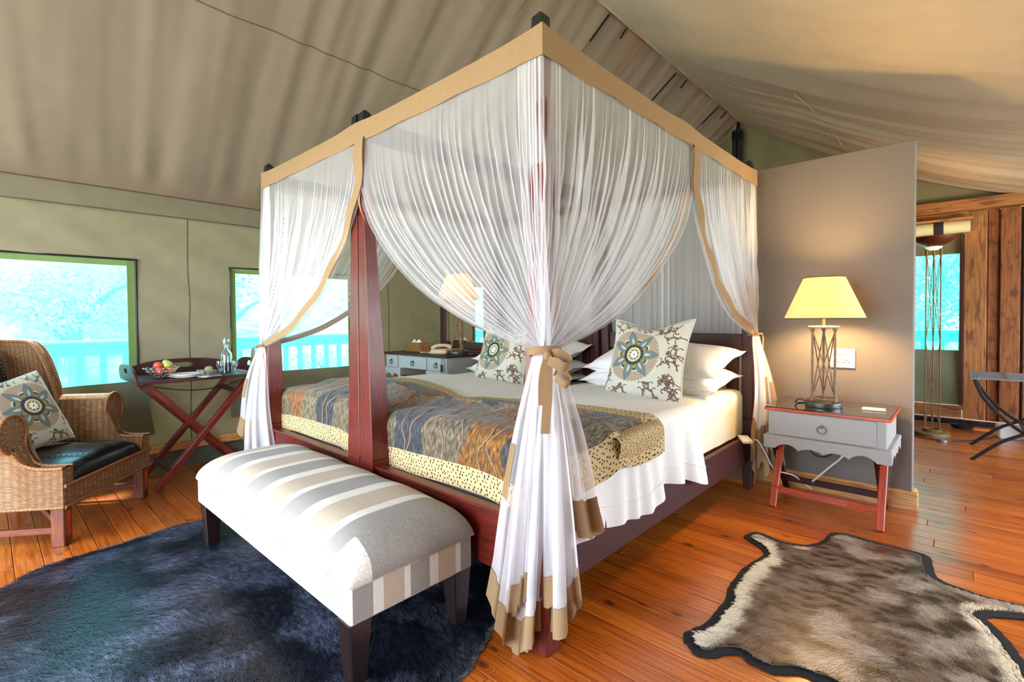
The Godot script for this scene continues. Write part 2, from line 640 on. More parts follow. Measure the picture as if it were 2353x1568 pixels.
	var bh := img_from(512, 512, func(x: int, y: int):
		var a := sample(fur, 512, 512, x, y)
		var b := sample(n3, 512, 512, x * 3, y)
		var c := Color(0.035, 0.045, 0.075).lerp(Color(0.24, 0.28, 0.38), clampf((a - 0.42) * 1.6, 0, 1) * (0.4 + b))
		return c)
	var hm := mat("hide_black", Color(1, 1, 1), 0.55, tex(bh), Vector3(0.5, 0.5, 1))
	hm.rim_enabled = true
	hm.rim = 0.8
	relief(hm, tex(noise_img(512, 512, 8, 0.08, 4)), 0.6)
	mat("felt", Color(0.045, 0.05, 0.065), 0.95)
	mat("suede", Color(0.36, 0.30, 0.25), 0.95)
	var hairm := mat("hair", Color(1, 1, 1), 0.32)
	hairm.vertex_color_use_as_albedo = true
	make_cushion_print()
	# outdoors
	var gn := tex(img_from(256, 256, func(x: int, y: int):
		var a := sample(n3, 512, 512, x * 2, y * 2)
		var b := sample(n1, 256, 256, x, y)
		return Color(0.44, 0.54, 0.36).lerp(Color(0.84, 0.85, 0.66), clampf(a * 1.6 - 0.4, 0, 1)).lerp(Color(0.30, 0.42, 0.28), clampf((b - 0.55) * 2, 0, 1))))
	tri_planar(mat("hillside", Color(1, 1, 1), 0.95, gn, Vector3(0.15, 0.15, 0.15)))
	mat("railing", Color(0.42, 0.50, 0.49), 0.6, gt, Vector3(1, 4, 1))
	mat("deck", Color(0.62, 0.54, 0.44), 0.7, gt, Vector3(1, 4, 1))
	var lf := mat("foliage", Color(1, 1, 1), 0.6)
	lf.vertex_color_use_as_albedo = true
	lf.backlight_enabled = true
	lf.backlight = Color(0.5, 0.5, 0.4)
	mat("bark", Color(0.62, 0.58, 0.50), 0.9, gt, Vector3(3, 3, 1))

# suzani-like print of the two bed cushions and the one on the armchair
func make_cushion_print() -> void:
	var S := 768
	var bg := Color(0.81, 0.80, 0.735)
	var im := Image.create(S, S, false, Image.FORMAT_RGB8)
	im.fill(bg)
	var brown := Color(0.43, 0.30, 0.23)
	var teal := Color(0.42, 0.49, 0.48)
	var olive := Color(0.58, 0.55, 0.18)
	var dark := Color(0.22, 0.21, 0.26)
	var disc := func(x: float, y: float, r: float, c: Color):
		var ri := int(ceil(r))
		for dy in range(-ri, ri + 1):
			var hw := int(sqrt(maxf(0.0, r * r - dy * dy)))
			var yy := int(y) + dy
			if yy < 0 or yy >= S: continue
			var x0 := maxi(0, int(x) - hw)
			var x1 := mini(S, int(x) + hw + 1)
			if x1 > x0: im.fill_rect(Rect2i(x0, yy, x1 - x0, 1), c)
	var petal := func(cx: float, cy: float, ang: float, r0: float, r1: float, wid: float, c: Color):
		for i in 60:
			var t := i / 59.0
			var w := wid * sin(PI * pow(minf(1.0, t * 0.99 + 0.01), 0.85)) * (1.0 if t < 0.5 else pow(1.0 - (t - 0.5) * 0.9, 0.35))
			var r := lerpf(r0, r1, t)
			disc.call(cx + cos(ang) * r, cy + sin(ang) * r, maxf(1.0, w), c)
	var curl := func(x: float, y: float, a: float, len: float, k0: float, k1: float, w0: float, w1: float, c: Color) -> Array:
		var n := int(len / 2.0)
		for i in n:
			var t := float(i) / n
			disc.call(x, y, lerpf(w0, w1, t), c)
			a += lerpf(k0, k1, t) * 0.02
			x += cos(a) * 2.0
			y += sin(a) * 2.0
		return [x, y, a]
	# vines
	# an arching stem with spiral tendrils to either side, ending in a small flower
	var vine := func(x: float, y: float, a: float, bend: float, len: float, k: float):
		var n := int(len / 34.0)
		var px := x
		var py := y
		var pa := a
		for j in n:
			var e = curl.call(px, py, pa, 34.0, bend, bend, (4.6 - 1.8 * j / n) * k, (4.3 - 1.8 * j / n) * k, brown)
			px = e[0]
			py = e[1]
			pa = e[2]
			var s := 1.0 if j % 2 else -1.0
			if j == n - 1: break
			var h = curl.call(px, py, pa + s * 0.55, 26 * k, -0.6 * s, 0.6 * s, 3.2 * k, 3.2 * k, brown)
			var f = curl.call(h[0], h[1], h[2], 58 * k, 1.6 * s, 7.0 * s, 3.2 * k, 4.0 * k, brown)
			disc.call(f[0], f[1], 6.0 * k, brown)
			petal.call(h[0], h[1], h[2] - s * 0.9, 3 * k, 22 * k, 5 * k, brown)
			petal.call(px, py, pa - s * 0.9, 4 * k, 22 * k, 5.5 * k, brown if j % 3 else teal)
		for j in 6: petal.call(px, py, j * TAU / 6 + pa, 5 * k, 22 * k, 7 * k, [teal, brown, teal, olive][j % 4])
		disc.call(px, py, 5 * k, dark)
	vine.call(600, 764, -2.7, 0.5, 200.0, 1.0)
	vine.call(70, 764, -0.9, 0.4, 110.0, 0.8)
	vine.call(762, 600, -2.6, -0.4, 120.0, 0.9)
	vine.call(762, 380, -2.4, 0.5, 140.0, 0.9)
	vine.call(762, 190, -2.9, -0.4, 150.0, 0.9)
	vine.call(600, 20, 1.3, 0.4, 120.0, 0.85)
	vine.call(380, 20, 0.9, -0.3, 90.0, 0.8)
	vine.call(150, 15, 1.0, -0.4, 100.0, 0.85)
	vine.call(14, 460, 1.2, -0.4, 130.0, 0.8)
	vine.call(756, 756, -2.45, 0.35, 250.0, 1.25)
	vine.call(756, 740, -1.85, -0.3, 210.0, 1.1)
	vine.call(150, 762, -1.25, 0.5, 130.0, 1.0)
	vine.call(420, 762, -0.9, -0.5, 140.0, 1.0)
	vine.call(300, 765, -2.6, 0.5, 150.0, 0.95)
	vine.call(745, 470, -1.7, -0.5, 200.0, 1.15)
	vine.call(580, 470, -0.9, 0.5, 130.0, 1.0)
	vine.call(700, 60, 2.2, 0.6, 170.0, 1.1)
	vine.call(460, 40, 0.5, 0.3, 130.0, 1.0)
	vine.call(20, 60, 0.3, 0.3, 180.0, 1.0)
	vine.call(240, 95, 0.1, -0.3, 140.0, 0.95)
	vine.call(28, 200, 1.3, -0.3, 120.0, 0.85)
	vine.call(30, 700, -1.5, 0.3, 150.0, 0.85)
	vine.call(590, 640, -0.6, -0.6, 120.0, 0.9)
	# big flower
	var cx := 312.0
	var cy := 360.0
	for i in 44: disc.call(cx + cos(i * TAU / 44) * 268, cy + sin(i * TAU / 44) * 268, 20, bg)
	for i in 44: disc.call(cx + cos((i + 0.5) * TAU / 44) * 256, cy + sin((i + 0.5) * TAU / 44) * 256, 16, Color(0.68, 0.60, 0.52))
	disc.call(cx, cy, 258, Color(0.68, 0.60, 0.52))
	for i in 7:
		var a := i * TAU / 7 + 0.45
		disc.call(cx + cos(a) * 130, cy + sin(a) * 130, 48, bg)
		disc.call(cx + cos(a) * 124, cy + sin(a) * 124, 40, dark)
		disc.call(cx + cos(a) * 117, cy + sin(a) * 117, 30, olive)
	for i in 7:
		var a := i * TAU / 7 + 0.0
		petal.call(cx, cy, a, 70, 276, 45, teal)
		petal.call(cx, cy, a, 112, 190, 12, Color(0.80, 0.76, 0.68))
	for i in 18: disc.call(cx + cos(i * TAU / 18) * 90, cy + sin(i * TAU / 18) * 90, 19, dark)
	disc.call(cx, cy, 86, dark)
	for i in 20: disc.call(cx + cos(i * TAU / 20) * 68, cy + sin(i * TAU / 20) * 68, 11, Color(0.83, 0.81, 0.62))
	disc.call(cx, cy, 66, Color(0.83, 0.81, 0.62))
	disc.call(cx, cy, 56, Color(0.50, 0.47, 0.24))
	for i in 8: petal.call(cx, cy, i * TAU / 8, 10, 50, 10, Color(0.96, 0.95, 0.92))
	disc.call(cx, cy, 9, teal)
	# linen slubs
	rng.seed = 4
	for i in 900:
		var x := rng.randi_range(0, S - 40)
		var y := rng.randi_range(0, S - 2)
		var c := im.get_pixel(x, y)
		im.fill_rect(Rect2i(x, y, 1, 1), c * 0.93)
	var m := mat("cushion_print", Color(1, 1, 1), 0.85, tex(im))
	m.rim_enabled = true
	m.rim = 0.15
	M["cushion_print_image"] = im

const WL := -3.39     # inner face of the left canvas wall
const ZF := 2.75       # open tent front
const ZB := -5.35     # wooden back wall
const RX := -1.09     # ridge
const RY := 3.57
const EY := 2.035     # eaves
const ZP := -2.31     # partition behind the beds

var wr := FastNoiseLite.new()
var wr2 := FastNoiseLite.new()

func roof_pt(a: float, z: float, lift := 0.0) -> Vector3:
	var b := Vector3(lerpf(WL, RX, a), lerpf(EY, RY, a), z)
	var nn := Vector3(RY - EY, -(RX - WL), 0).normalized()
	var fold := wr.get_noise_2d(z * 26.0 - a * 10.0, a * 5.0)
	var fold2 := wr2.get_noise_2d(z * 60.0 - a * 16.0, a * 9.0)
	var near_seam := exp(-pow((a - 0.555) * 4.0, 2)) + exp(-pow((a - 0.08) * 6.0, 2)) + smoothstep(0.5, 0.9, a)
	var d := (0.030 * fold * (1.0 - 0.85 * exp(-pow((a - 0.555) * 11.0, 2))) + 0.024 * near_seam * fold2) * smoothstep(0.0, 0.10, a) - 0.03 * sin(PI * a)
	return b + nn * (0.05 * 0.0 - d + lift)

func wall_pt(y: float, z: float, lift := 0.0) -> Vector3:
	var k := smoothstep(0.0, 0.4, y) * smoothstep(EY + 0.01, EY - 0.25, y)
	var d := (0.016 * wr.get_noise_2d(z * 14.0 + y * 22.0, y * 10.0 + 40.0) + 0.008 * wr2.get_noise_2d(z * 30.0 - y * 40.0, y * 20.0)) * k
	return Vector3(WL + d + lift, y, z)

func build_room() -> void:
	wr.seed = 12
	wr.frequency = 0.06
	wr.fractal_octaves = 2
	wr2.seed = 13
	wr2.frequency = 0.06
	wr2.fractal_octaves = 2
	# ---- floor: a slab that carries pine boards
	var b := mb()
	b.box(Vector3(0, -0.05, (ZF + ZB) / 2), Vector3(7.2, 0.05, ZF - ZB + 0.4), 0.0)
	var fl := structure("floor", b, M.dark_gap)
	rng.seed = 11
	var w := 0.096
	var z := ZB
	var row := 0
	while z < ZF:
		var x := WL - 0.1
		while x < 3.4:
			var l := rng.randf_range(2.6, 4.2)
			if x == WL - 0.1: l *= rng.randf_range(0.3, 1.0)
			var e := minf(x + l, 3.4)
			if 3.4 - e < 0.5: e = 3.4
			var bb := mb()
			bb.box(Vector3((x + e) / 2, -0.0125 - rng.randf() * 0.0008, z + w / 2), Vector3(e - x - 0.002, 0.025, w - 0.0022), 0.0018, Basis(), Vector2(rng.randf() * 3.0, rng.randf()))
			part("plank", bb, M["floor_%d" % rng.randi_range(0, 3)], fl)
			x = e
		z += w
		row += 1
	# ---- left canvas wall with two mesh windows
	var wl := Node3D.new()
	wl.name = "wall_left"
	add_child(wl, true)
	wl.set_meta("kind", "structure")
	var wins := [[0.49, 2.2, 0.655, 1.545], [-1.225, -0.125, 0.645, 1.535]]
	b = mb()
	var strip := func(z0: float, z1: float, y0: float, y1: float):
		b.grid(maxi(2, int((z1 - z0) / 0.03)), maxi(2, int((y1 - y0) / 0.03)), func(u: float, v: float): return wall_pt(lerpf(y0, y1, v), lerpf(z0, z1, u)), Vector2(1, 1), Vector2(), Vector3.RIGHT)
	strip.call(ZB, wins[1][0], 0.0, EY)
	strip.call(wins[1][0], wins[1][1], 0.0, wins[1][2])
	strip.call(wins[1][0], wins[1][1], wins[1][3], EY)
	strip.call(wins[1][1], wins[0][0], 0.0, EY)
	strip.call(wins[0][0], wins[0][1], 0.0, wins[0][2])
	strip.call(wins[0][0], wins[0][1], wins[0][3], EY)
	strip.call(wins[0][1], ZF, 0.0, EY)
	part("canvas", b, M.canvas_wall, wl)
	b = mb()
	b.grid(200, 5, func(u: float, v: float):
		var zz := lerpf(ZB, ZF, u)
		var yy := lerpf(1.885, EY, v)
		return Vector3(WL + 0.012 + 0.007 * wr2.get_noise_2d(zz * 40.0, v * 6.0) * (1.0 - v) - 0.01 * v, yy, zz), Vector2(1, 1), Vector2(), Vector3.RIGHT)
	b.grid(200, 1, func(u: float, v: float): return Vector3(lerpf(WL - 0.01, WL + 0.012, v), 1.885, lerpf(ZB, ZF, u)), Vector2(1, 1), Vector2(), Vector3.DOWN)
	part("pelmet", b, M.canvas_wall, wl)
	b = mb()
	b.tube([Vector3(WL + 0.010, EY, ZB), Vector3(WL + 0.010, EY, ZF)], 0.004, 6)
	part("seam", b, M.webbing, wl)
	b = mb()
	b.tube([Vector3(WL + 0.014, 1.885, ZB), Vector3(WL + 0.014, 1.885, ZF)], 0.0035, 6)
	part("seam", b, M.webbing, wl)
	for zz in [0.165, -1.62]:
		b = mb()
		var pth := []
		for i in 60: pth.append(wall_pt(lerpf(0.19, 1.885, i / 59.0), zz + 0.004 * sin(i * 0.3), 0.0))
		b.tube(pth, 0.0035, 6)
		part("seam", b, M.webbing, wl)
	# windows
	for k in 2:
		var q = wins[k]
		var wn := Node3D.new()
		wn.name = "window_%d" % (k + 1)
		wn.position = Vector3(WL, q[2], (q[0] + q[1]) / 2)
		add_child(wn, true)
		wn.set_meta("kind", "structure")
		b = mb()
		b.quad(Vector3(WL - 0.045, q[2], q[0]), Vector3(WL - 0.045, q[2], q[1]), Vector3(WL - 0.045, q[3], q[1]), Vector3(WL - 0.045, q[3], q[0]), Vector3.RIGHT)
		part("screen", b, M.screen, wn)
		# green bands between the canvas and the mesh, and a dark rolled edge
		for s in [[Vector3(WL - 0.022, q[3] - 0.02, (q[0] + q[1]) / 2), Vector3(0.006, 0.05, q[1] - q[0]), 0], [Vector3(WL - 0.022, (q[2] + q[3]) / 2, q[0] + 0.024), Vector3(0.006, q[3] - q[2], 0.052), 1], [Vector3(WL - 0.022, (q[2] + q[3]) / 2, q[1] - 0.024), Vector3(0.006, q[3] - q[2], 0.052), 1]]:
			b = mb()
			b.box(s[0], s[1], 0.001, Basis(Vector3.FORWARD if s[2] == 0 else Vector3.UP, 0.12))
			part("border_band", b, M.green_band, wn)
		b = mb()
		for e in [[Vector3(WL, q[3], q[0] - 0.01), Vector3(WL, q[3], q[1] + 0.01)], [Vector3(WL, q[2], q[0]), Vector3(WL, q[3], q[0])], [Vector3(WL, q[2], q[1]), Vector3(WL, q[3], q[1])]]:
			b.tube([e[0], e[1]], 0.008, 6)
		part("rolled_edge", b, M.black_wood, wn)
		# canvas flap let down below the opening
		b = mb()
		var y1: float = q[2] + 0.012
		b.grid(60, 24, func(u: float, v: float):
			var yy := lerpf(y1, 0.27 if k == 0 else 0.31, v)
			var side := smoothstep(0.06, 0.0, u) + smoothstep(0.94, 1.0, u)
			var zz := lerpf(q[0] - 0.03 - 0.05 * v, q[1] + 0.03, u)
			return Vector3(WL + 0.02 + 0.02 * v + 0.012 * wr.get_noise_2d(zz * 30.0, yy * 20.0) + side * 0.03 * v, yy + 0.01 * wr.get_noise_2d(zz * 20.0, 3.0), zz), Vector2(1, 1), Vector2(), Vector3.RIGHT)
		part("window_flap", b, M.canvas_flap, wn)
	# timber at the foot of the canvas, and the loose skirt under it
	b = mb()
	b.box(Vector3(WL + 0.035, 0.157, (ZF + ZB) / 2), Vector3(0.05, 0.06, ZF - ZB), 0.004)
	tag(part("baseboard_left", b, M.pine_trim, self), "", "", "", "structure")
	b = mb()
	b.grid(160, 8, func(u: float, v: float):
		var zz := lerpf(ZB, ZF, u)
		return Vector3(WL + 0.03 + 0.05 * v + 0.012 * wr2.get_noise_2d(zz * 30.0, v * 10.0), lerpf(0.128, 0.003, v), zz), Vector2(1, 1), Vector2(), Vector3.RIGHT)
	tag(part("trim_1", b, M.skirt, self), "", "", "", "structure")
	# ---- roof
	var ce := Node3D.new()
	ce.name = "ceiling"
	ce.position = Vector3(0, EY, 0)
	add_child(ce, true)
	ce.set_meta("kind", "structure")
	b = mb()
	b.grid(430, 60, func(u: float, v: float): return roof_pt(v, lerpf(ZB - 0.08, ZF + 0.04, u)), Vector2(1, 1), Vector2(), Vector3(0.5, -0.8, 0))
	part("roof_canvas", b, M.canvas_roof, ce)
	b = mb()
	b.quad(Vector3(RX, RY + 0.02, ZB - 0.08), Vector3(RX, RY + 0.02, ZF + 0.04), Vector3(3.5, 2.3, ZF + 0.04), Vector3(3.5, 2.3, ZB - 0.08), Vector3(-0.3, -1, 0))
	part("roof_canvas", b, M.canvas_roof, ce)
	for a in [0.555]:
		b = mb()
		var pth := []
		for i in 300: pth.append(roof_pt(a, lerpf(ZB, ZF, i / 299.0), 0.001))
		b.tube(pth, 0.0035, 6)
		part("seam", b, M.webbing, ce)
	# ridge vents: stitched patches just under the ridge
	for q in [[-2.22, -2.80, 0.99, 0.905], [-3.50, -4.05, 0.985, 0.86], [-0.85, -1.43, 0.99, 0.885], [-4.62, -5.1, 0.99, 0.9]]:
		b = mb()
		b.grid(24, 12, func(u: float, v: float): return roof_pt(lerpf(q[3] - 0.05, q[2], v), lerpf(q[0], q[1], u), 0.006), Vector2(1, 1), Vector2(), Vector3(0.5, -0.8, 0))
		var pa := part("vent_patch", b, M.canvas_roof, ce)
		for e in [[q[0], q[3], q[0], q[2], "dark_gap", 0.007], [q[1], q[3] - 0.02, q[1], q[2], "stitch", 0.006], [q[0], q[2], q[1], q[2], "stitch", 0.007]]:
			b = mb()
			var pth := []
			for i in 16: pth.append(roof_pt(lerpf(e[1], e[3], i / 15.0), lerpf(e[0], e[2], i / 15.0), 0.008))
			b.tube(pth, e[5], 6)
			part("stitched_edge", b, M[e[4]], pa)
		b = mb()
		var mz := lerpf(q[0], q[1], 0.45)
		b.tube([roof_pt(q[2] + 0.004, mz, 0.012), roof_pt(q[2] - 0.03, mz - 0.02, 0.014)], 0.007, 6)
		part("toggle", b, M.dark_gap, pa)
	b = mb()
	var rp := []
	for i in 60: rp.append(Vector3(RX + 0.01 + 0.012 * sin(i * 1.3), RY - 0.015 + 0.008 * sin(i * 2.1), lerpf(ZB, ZF, i / 59.0)))
	b.tube(rp, 0.008, 6)
	part("ridge_rope", b, M.webbing, ce)
	# ---- cream cloth hung under the right slope
	var prof := [Vector2(-1.09, 3.545), Vector2(-0.163, 2.95), Vector2(0.628, 2.50), Vector2(1.406, 2.19), Vector2(2.4, 1.98), Vector2(3.42, 1.93)]
	var py := func(x: float) -> float:
		var i := 0
		while i < 4 and x > prof[i + 1].x: i += 1
		var t: float = clampf((x - prof[i].x) / (prof[i + 1].x - prof[i].x), 0, 1)
		var p0 = prof[maxi(i - 1, 0)]
		var p3 = prof[mini(i + 2, 5)]
		if i == 0: p0 = Vector2(-2.0, 4.2)
		return cubic_interpolate(prof[i].y, prof[i + 1].y, p0.y, p3.y, t)
	b = mb()
	b.grid(90, 330, func(u: float, v: float):
		var x := lerpf(-1.085, 3.42, u)
		var zz := lerpf(ZB + 0.02, ZF, v)
		var y: float = py.call(x)
		var g := smoothstep(0.0, 0.25, u)
		var pl := 0.0
		if zz < -3.0:
			var tt := (zz + 5.35) / 2.35
			y += 0.10 * sin(PI * pow(tt, 0.8)) * g
			pl = (0.06 * wr2.get_noise_2d(zz * 46.0 + x * 3.0, x * 1.5) + 0.035 * (absf(sin(zz * 13.0 + 2.2 * sin(zz * 3.1) + x * 0.8)) - 0.6)) * smoothstep(0.02, 0.3, u) * (0.35 + 0.65 * sin(PI * tt))
		else:
			var tt := clampf((zz + 3.0) / 3.4, 0, 1)
			y += (0.16 * sin(PI * tt) + 0.05 * tt) * g
			pl = (0.026 * wr.get_noise_2d(zz * 20.0 + x * 3.0, x * 2.0) + 0.010 * (absf(sin(zz * 6.0 + 1.7 * sin(zz * 2.3) + x * 0.5)) - 0.6)) * smoothstep(0.02, 0.4, u)
		return Vector3(x, y + pl, zz), Vector2(1, 1), Vector2(), Vector3.DOWN)
	var dr := single("ceiling_drape", b, M.liner, "wide cream cloth swagged in soft pleats from the tent ridge to the right", "drape", Vector3(1.1, 2.4, -1))
	b = mb()
	var sm := []
	for i in 40:
		var zz := lerpf(-3.05, ZB + 0.03, i / 39.0)
		var x := lerpf(0.03, 0.06, i / 39.0)
		var tt := (zz + 5.35) / 2.35
		sm.append(Vector3(x, py.call(x) + 0.10 * sin(PI * pow(maxf(tt, 0), 0.8)) * 0.98 - 0.012, zz))
	b.tube(sm, 0.0035, 6)
	part("seam", b, M.liner, dr)
	# ---- back wall: boards, beam, window_3, canvas gable above
	var wb := Node3D.new()
	wb.name = "wall_back"
	wb.position = Vector3(0, 0, ZB)
	add_child(wb, true)
	wb.set_meta("kind", "structure")
	b = mb()
	b.prism(PackedVector2Array([Vector2(WL - 0.1, 0), Vector2(0.1, 0), Vector2(0.1, 2.12), Vector2(3.5, 2.12), Vector2(3.5, 2.34), Vector2(RX, RY + 0.02), Vector2(WL - 0.1, EY)]), 0.02, Transform3D(Basis(), Vector3(0, 0, ZB - 0.05)))
	b.grid(60, 14, func(u: float, v: float):
		var x := lerpf(-2.2, 0.4, u)
		var top := lerpf(RY, 2.5, (x - RX) / 2.2) if x > RX else lerpf(EY, RY, (x - WL) / (RX - WL))
		return Vector3(x, lerpf(2.0, top, v), ZB - 0.02 + 0.014 * sin(x * 18.0 + sin(x * 5.0)) * (1.0 - 0.6 * v)), Vector2(1, 1), Vector2(), Vector3.BACK)
	part("gable_canvas", b, M.canvas_gable, wb)
	b = mb()
	b.box(Vector3(2.27, 1.06, ZB - 0.09), Vector3(2.5, 2.12, 0.02), 0.0)
	part("backing", b, M.black_wood, wb)
	rng.seed = 8
	var boards := [[0.1, 0.25, 0.05, 2.12, 0.06, "board"], [1.0, 1.166, 0.05, 2.12, 0.06, "board"], [1.17, 1.25, 0.02, 2.12, 0.02, "board_dark"], [1.255, 1.393, 0.05, 2.12, 0.055, "board_dark"], [1.41, 1.58, 0.05, 2.12, 0.05, "board_dark"], [1.59, 1.78, 0.05, 2.12, 0.06, "board"], [1.79, 2.0, 0.05, 2.12, 0.05, "board_dark"], [2.01, 2.3, 0.05, 2.12, 0.06, "board"], [2.31, 2.6, 0.05, 2.12, 0.05, "board"], [2.61, 2.95, 0.05, 2.12, 0.06, "board_dark"], [2.96, 3.4, 0.05, 2.12, 0.05, "board"]]
	for q in boards:
		b = mb()
		b.box(Vector3((q[0] + q[1]) / 2, (q[2] + q[3]) / 2, ZB - 0.03 + q[4] / 2 - 0.03), Vector3(q[1] - q[0], q[3] - q[2], q[4]), 0.006, Basis(), Vector2(rng.randf() * 2, rng.randf()))
		part("board", b, M[q[5]], wb)
	b = mb()
	b.box(Vector3(0.625, 0.12, ZB - 0.03), Vector3(0.745, 0.14, 0.06), 0.006, Basis(), Vector2(0.3, 0.8))
	part("board", b, M.board, wb)
	b = mb()
	b.box(Vector3(0.625, 1.98, ZB - 0.035), Vector3(0.745, 0.16, 0.05), 0.006, Basis(), Vector2(0.9, 0.1))
	part("board", b, M.board_dark, wb)
	b = mb()
	b.box(Vector3(0.55, 2.095, ZB - 0.01), Vector3(0.95, 0.05, 0.06), 0.004, Basis(), Vector2(0.5, 0.2))
	part("board", b, M.board_pale, wb)
	b = mb()
	b.box(Vector3(1.75, 2.18, ZB - 0.0), Vector3(3.3, 0.115, 0.11), 0.008, Basis(), Vector2(0.1, 0.45))
	part("beam", b, M.board, wb)
	b = mb()
	b.box(Vector3(1.7, 0.03, ZB - 0.02), Vector3(3.3, 0.06, 0.03), 0.002)
	part("kick_board", b, M.black_wood, wb)
	var w3 := Node3D.new()
	w3.name = "window_3"
	w3.position = Vector3(0.63, 0.2, ZB)
	add_child(w3, true)
	w3.set_meta("kind", "structure")
	for e in [[0.985, 0.2, 1.9], [0.265, 0.2, 1.9]]:
		b = mb()
		b.box(Vector3(e[0], 1.05, ZB - 0.03), Vector3(0.03, 1.7, 0.07), 0.003)
		part("frame", b, M.dark_mahogany, w3)
	b = mb()
	b.quad(Vector3(0.28, 0.70, ZB - 0.05), Vector3(0.97, 0.70, ZB - 0.05), Vector3(0.97, 1.74, ZB - 0.05), Vector3(0.28, 1.74, ZB - 0.05), Vector3.BACK)
	part("screen", b, M.screen, w3)
	b = mb()
	b.box(Vector3(0.625, 1.81, ZB - 0.045), Vector3(0.70, 0.19, 0.01), 0.001)
	part("header_cloth", b, M.canvas_gable, w3)
	b = mb()
	b.grid(20, 16, func(u: float, v: float): return Vector3(lerpf(0.28, 0.975, u), lerpf(0.2, 0.745, v), ZB - 0.04 + 0.015 * sin(u * 7.0 + v * 3.0) * sin(v * 4.0)), Vector2(1, 1), Vector2(), Vector3.BACK)
	part("window_flap", b, M.canvas_flap, w3)
	# rolled blind over window_3
	var rb := thing("roller_blind", "rolled pale canvas blind strapped up over the bathroom-side window", "blind", Vector3(0.65, 1.9, ZB + 0.06))
	b = mb()
	var sp := []
	b.lathe([Vector2(0.0, 0.25), Vector2(0.056, 0.25), Vector2(0.06, 0.4), Vector2(0.058, 0.7), Vector2(0.062, 0.9), Vector2(0.058, 1.045), Vector2(0.0, 1.045)], 24, Transform3D(Basis(Vector3(0, 0, 1), Vector3(1, 0, 0), Vector3(0, 1, 0)), Vector3(0, 1.965, ZB + 0.09)))
	part("roll", b, M.canvas_blind, rb)
	b = mb()
	b.box(Vector3(0.66, 2.035, ZB + 0.09), Vector3(0.82, 0.025, 0.12), 0.003)
	part("batten", b, M.board_pale, rb)
	b = mb()
	b.lathe([Vector2(0.0635, 0.775), Vector2(0.065, 0.78), Vector2(0.065, 0.845), Vector2(0.0635, 0.85)], 24, Transform3D(Basis(Vector3(0, 0, 1), Vector3(1, 0, 0), Vector3(0, 1, 0)), Vector3(0, 1.965, ZB + 0.09)))
	part("strap", b, M.strap, rb)
	# ---- tent pole pair at the back
	var tp := thing("tent_pole", "pair of dark wrapped tent poles under the ridge behind the grey wall", "pole", Vector3(-1.1, 0, ZB + 0.12))
	for dx in [-0.028, 0.032]:
		b = mb()
		b.box(Vector3(-1.105 + dx, 1.72, ZB + 0.12), Vector3(0.052, 3.44, 0.06), 0.006)
		part("pole", b, M.black_wood, tp)
	b = mb()
	b.box(Vector3(-1.1, 3.36, ZB + 0.12), Vector3(0.125, 0.1, 0.075), 0.006)
	b.tube([Vector3(-1.1, 3.4, ZB + 0.12), Vector3(-1.09, 3.53, ZB + 0.12)], 0.022, 8)
	part("bracket", b, M.iron, tp)
	# ---- partition
	b = mb()
	b.box(Vector3((WL + 0.805) / 2, 1.042, ZP - 0.05), Vector3(0.805 - WL, 2.084, 0.1), 0.004)
	structure("wall_middle", b, M.plaster)
	var bp := PackedVector2Array([Vector2(0, 0), Vector2(0.022, 0), Vector2(0.022, 0.07), Vector2(0.016, 0.078), Vector2(0.018, 0.088), Vector2(0.010, 0.098), Vector2(0, 0.1)])
	b = mb()
	b.prism(bp, 0.805 - WL + 0.02, Transform3D(Basis(Vector3(0, 0, 1), Vector3(0, 1, 0), Vector3(-1, 0, 0)), Vector3((WL + 0.83) / 2, 0.0, ZP)), 0.5)
	uv_planar(b, func(p: Vector3, n: Vector3): return Vector2(p.x, p.y * 1.5))
	tag(part("baseboard_middle", b, M.pine_trim, self), "", "", "", "structure")
	b = mb()
	b.prism(bp, 0.1, Transform3D(Basis(Vector3(1, 0, 0), Vector3(0, 1, 0), Vector3(0, 0, 1)), Vector3(0.805, 0, ZP - 0.05)), 0.5)
	tag(part("baseboard_right", b, M.pine_trim, self), "", "", "", "structure")
	# ---- right wall, open front
	b = mb()
	for q in [[-1.2, ZF + 0.05, 0.0, 2.4], [ZB - 0.1, -4.9, 0.0, 2.4], [-4.9, -1.2, 0.0, 0.25], [-4.9, -1.2, 1.75, 2.4]]:
		b.box(Vector3(3.45, (q[2] + q[3]) / 2, (q[0] + q[1]) / 2), Vector3(0.06, q[3] - q[2], q[1] - q[0]), 0.0)
	structure("wall_right", b, M.canvas_wall)
	b = mb()
	b.prism(PackedVector2Array([Vector2(-3.1, 1.98), Vector2(0.75, 1.98), Vector2(0.75, 0), Vector2(3.5, 0), Vector2(3.5, 2.32), Vector2(RX, RY + 0.02), Vector2(WL - 0.1, EY - 0.03), Vector2(WL - 0.1, 0), Vector2(-3.1, 0)]), 0.03, Transform3D(Basis(), Vector3(0, 0, ZF + 0.02)))
	structure("wall_front", b, M.canvas_wall)

# ---------------------------------------------------------------- outdoors
func leaf_mesh() -> ArrayMesh:
	var b := mb()
	b.quad(Vector3(-0.5, 0, 0), Vector3(0, 0.1, -0.28), Vector3(0.1, 0.16, 0), Vector3(0, 0.1, 0.28), Vector3.UP)
	b.quad(Vector3(0, 0.1, -0.28), Vector3(0.55, 0.02, 0), Vector3(0.1, 0.16, 0), Vector3(0.1, 0.16, 0), Vector3.UP)
	b.quad(Vector3(0, 0.1, 0.28), Vector3(0.55, 0.02, 0), Vector3(0.1, 0.16, 0), Vector3(0.1, 0.16, 0), Vector3.UP)
	return b.mesh(M.foliage)

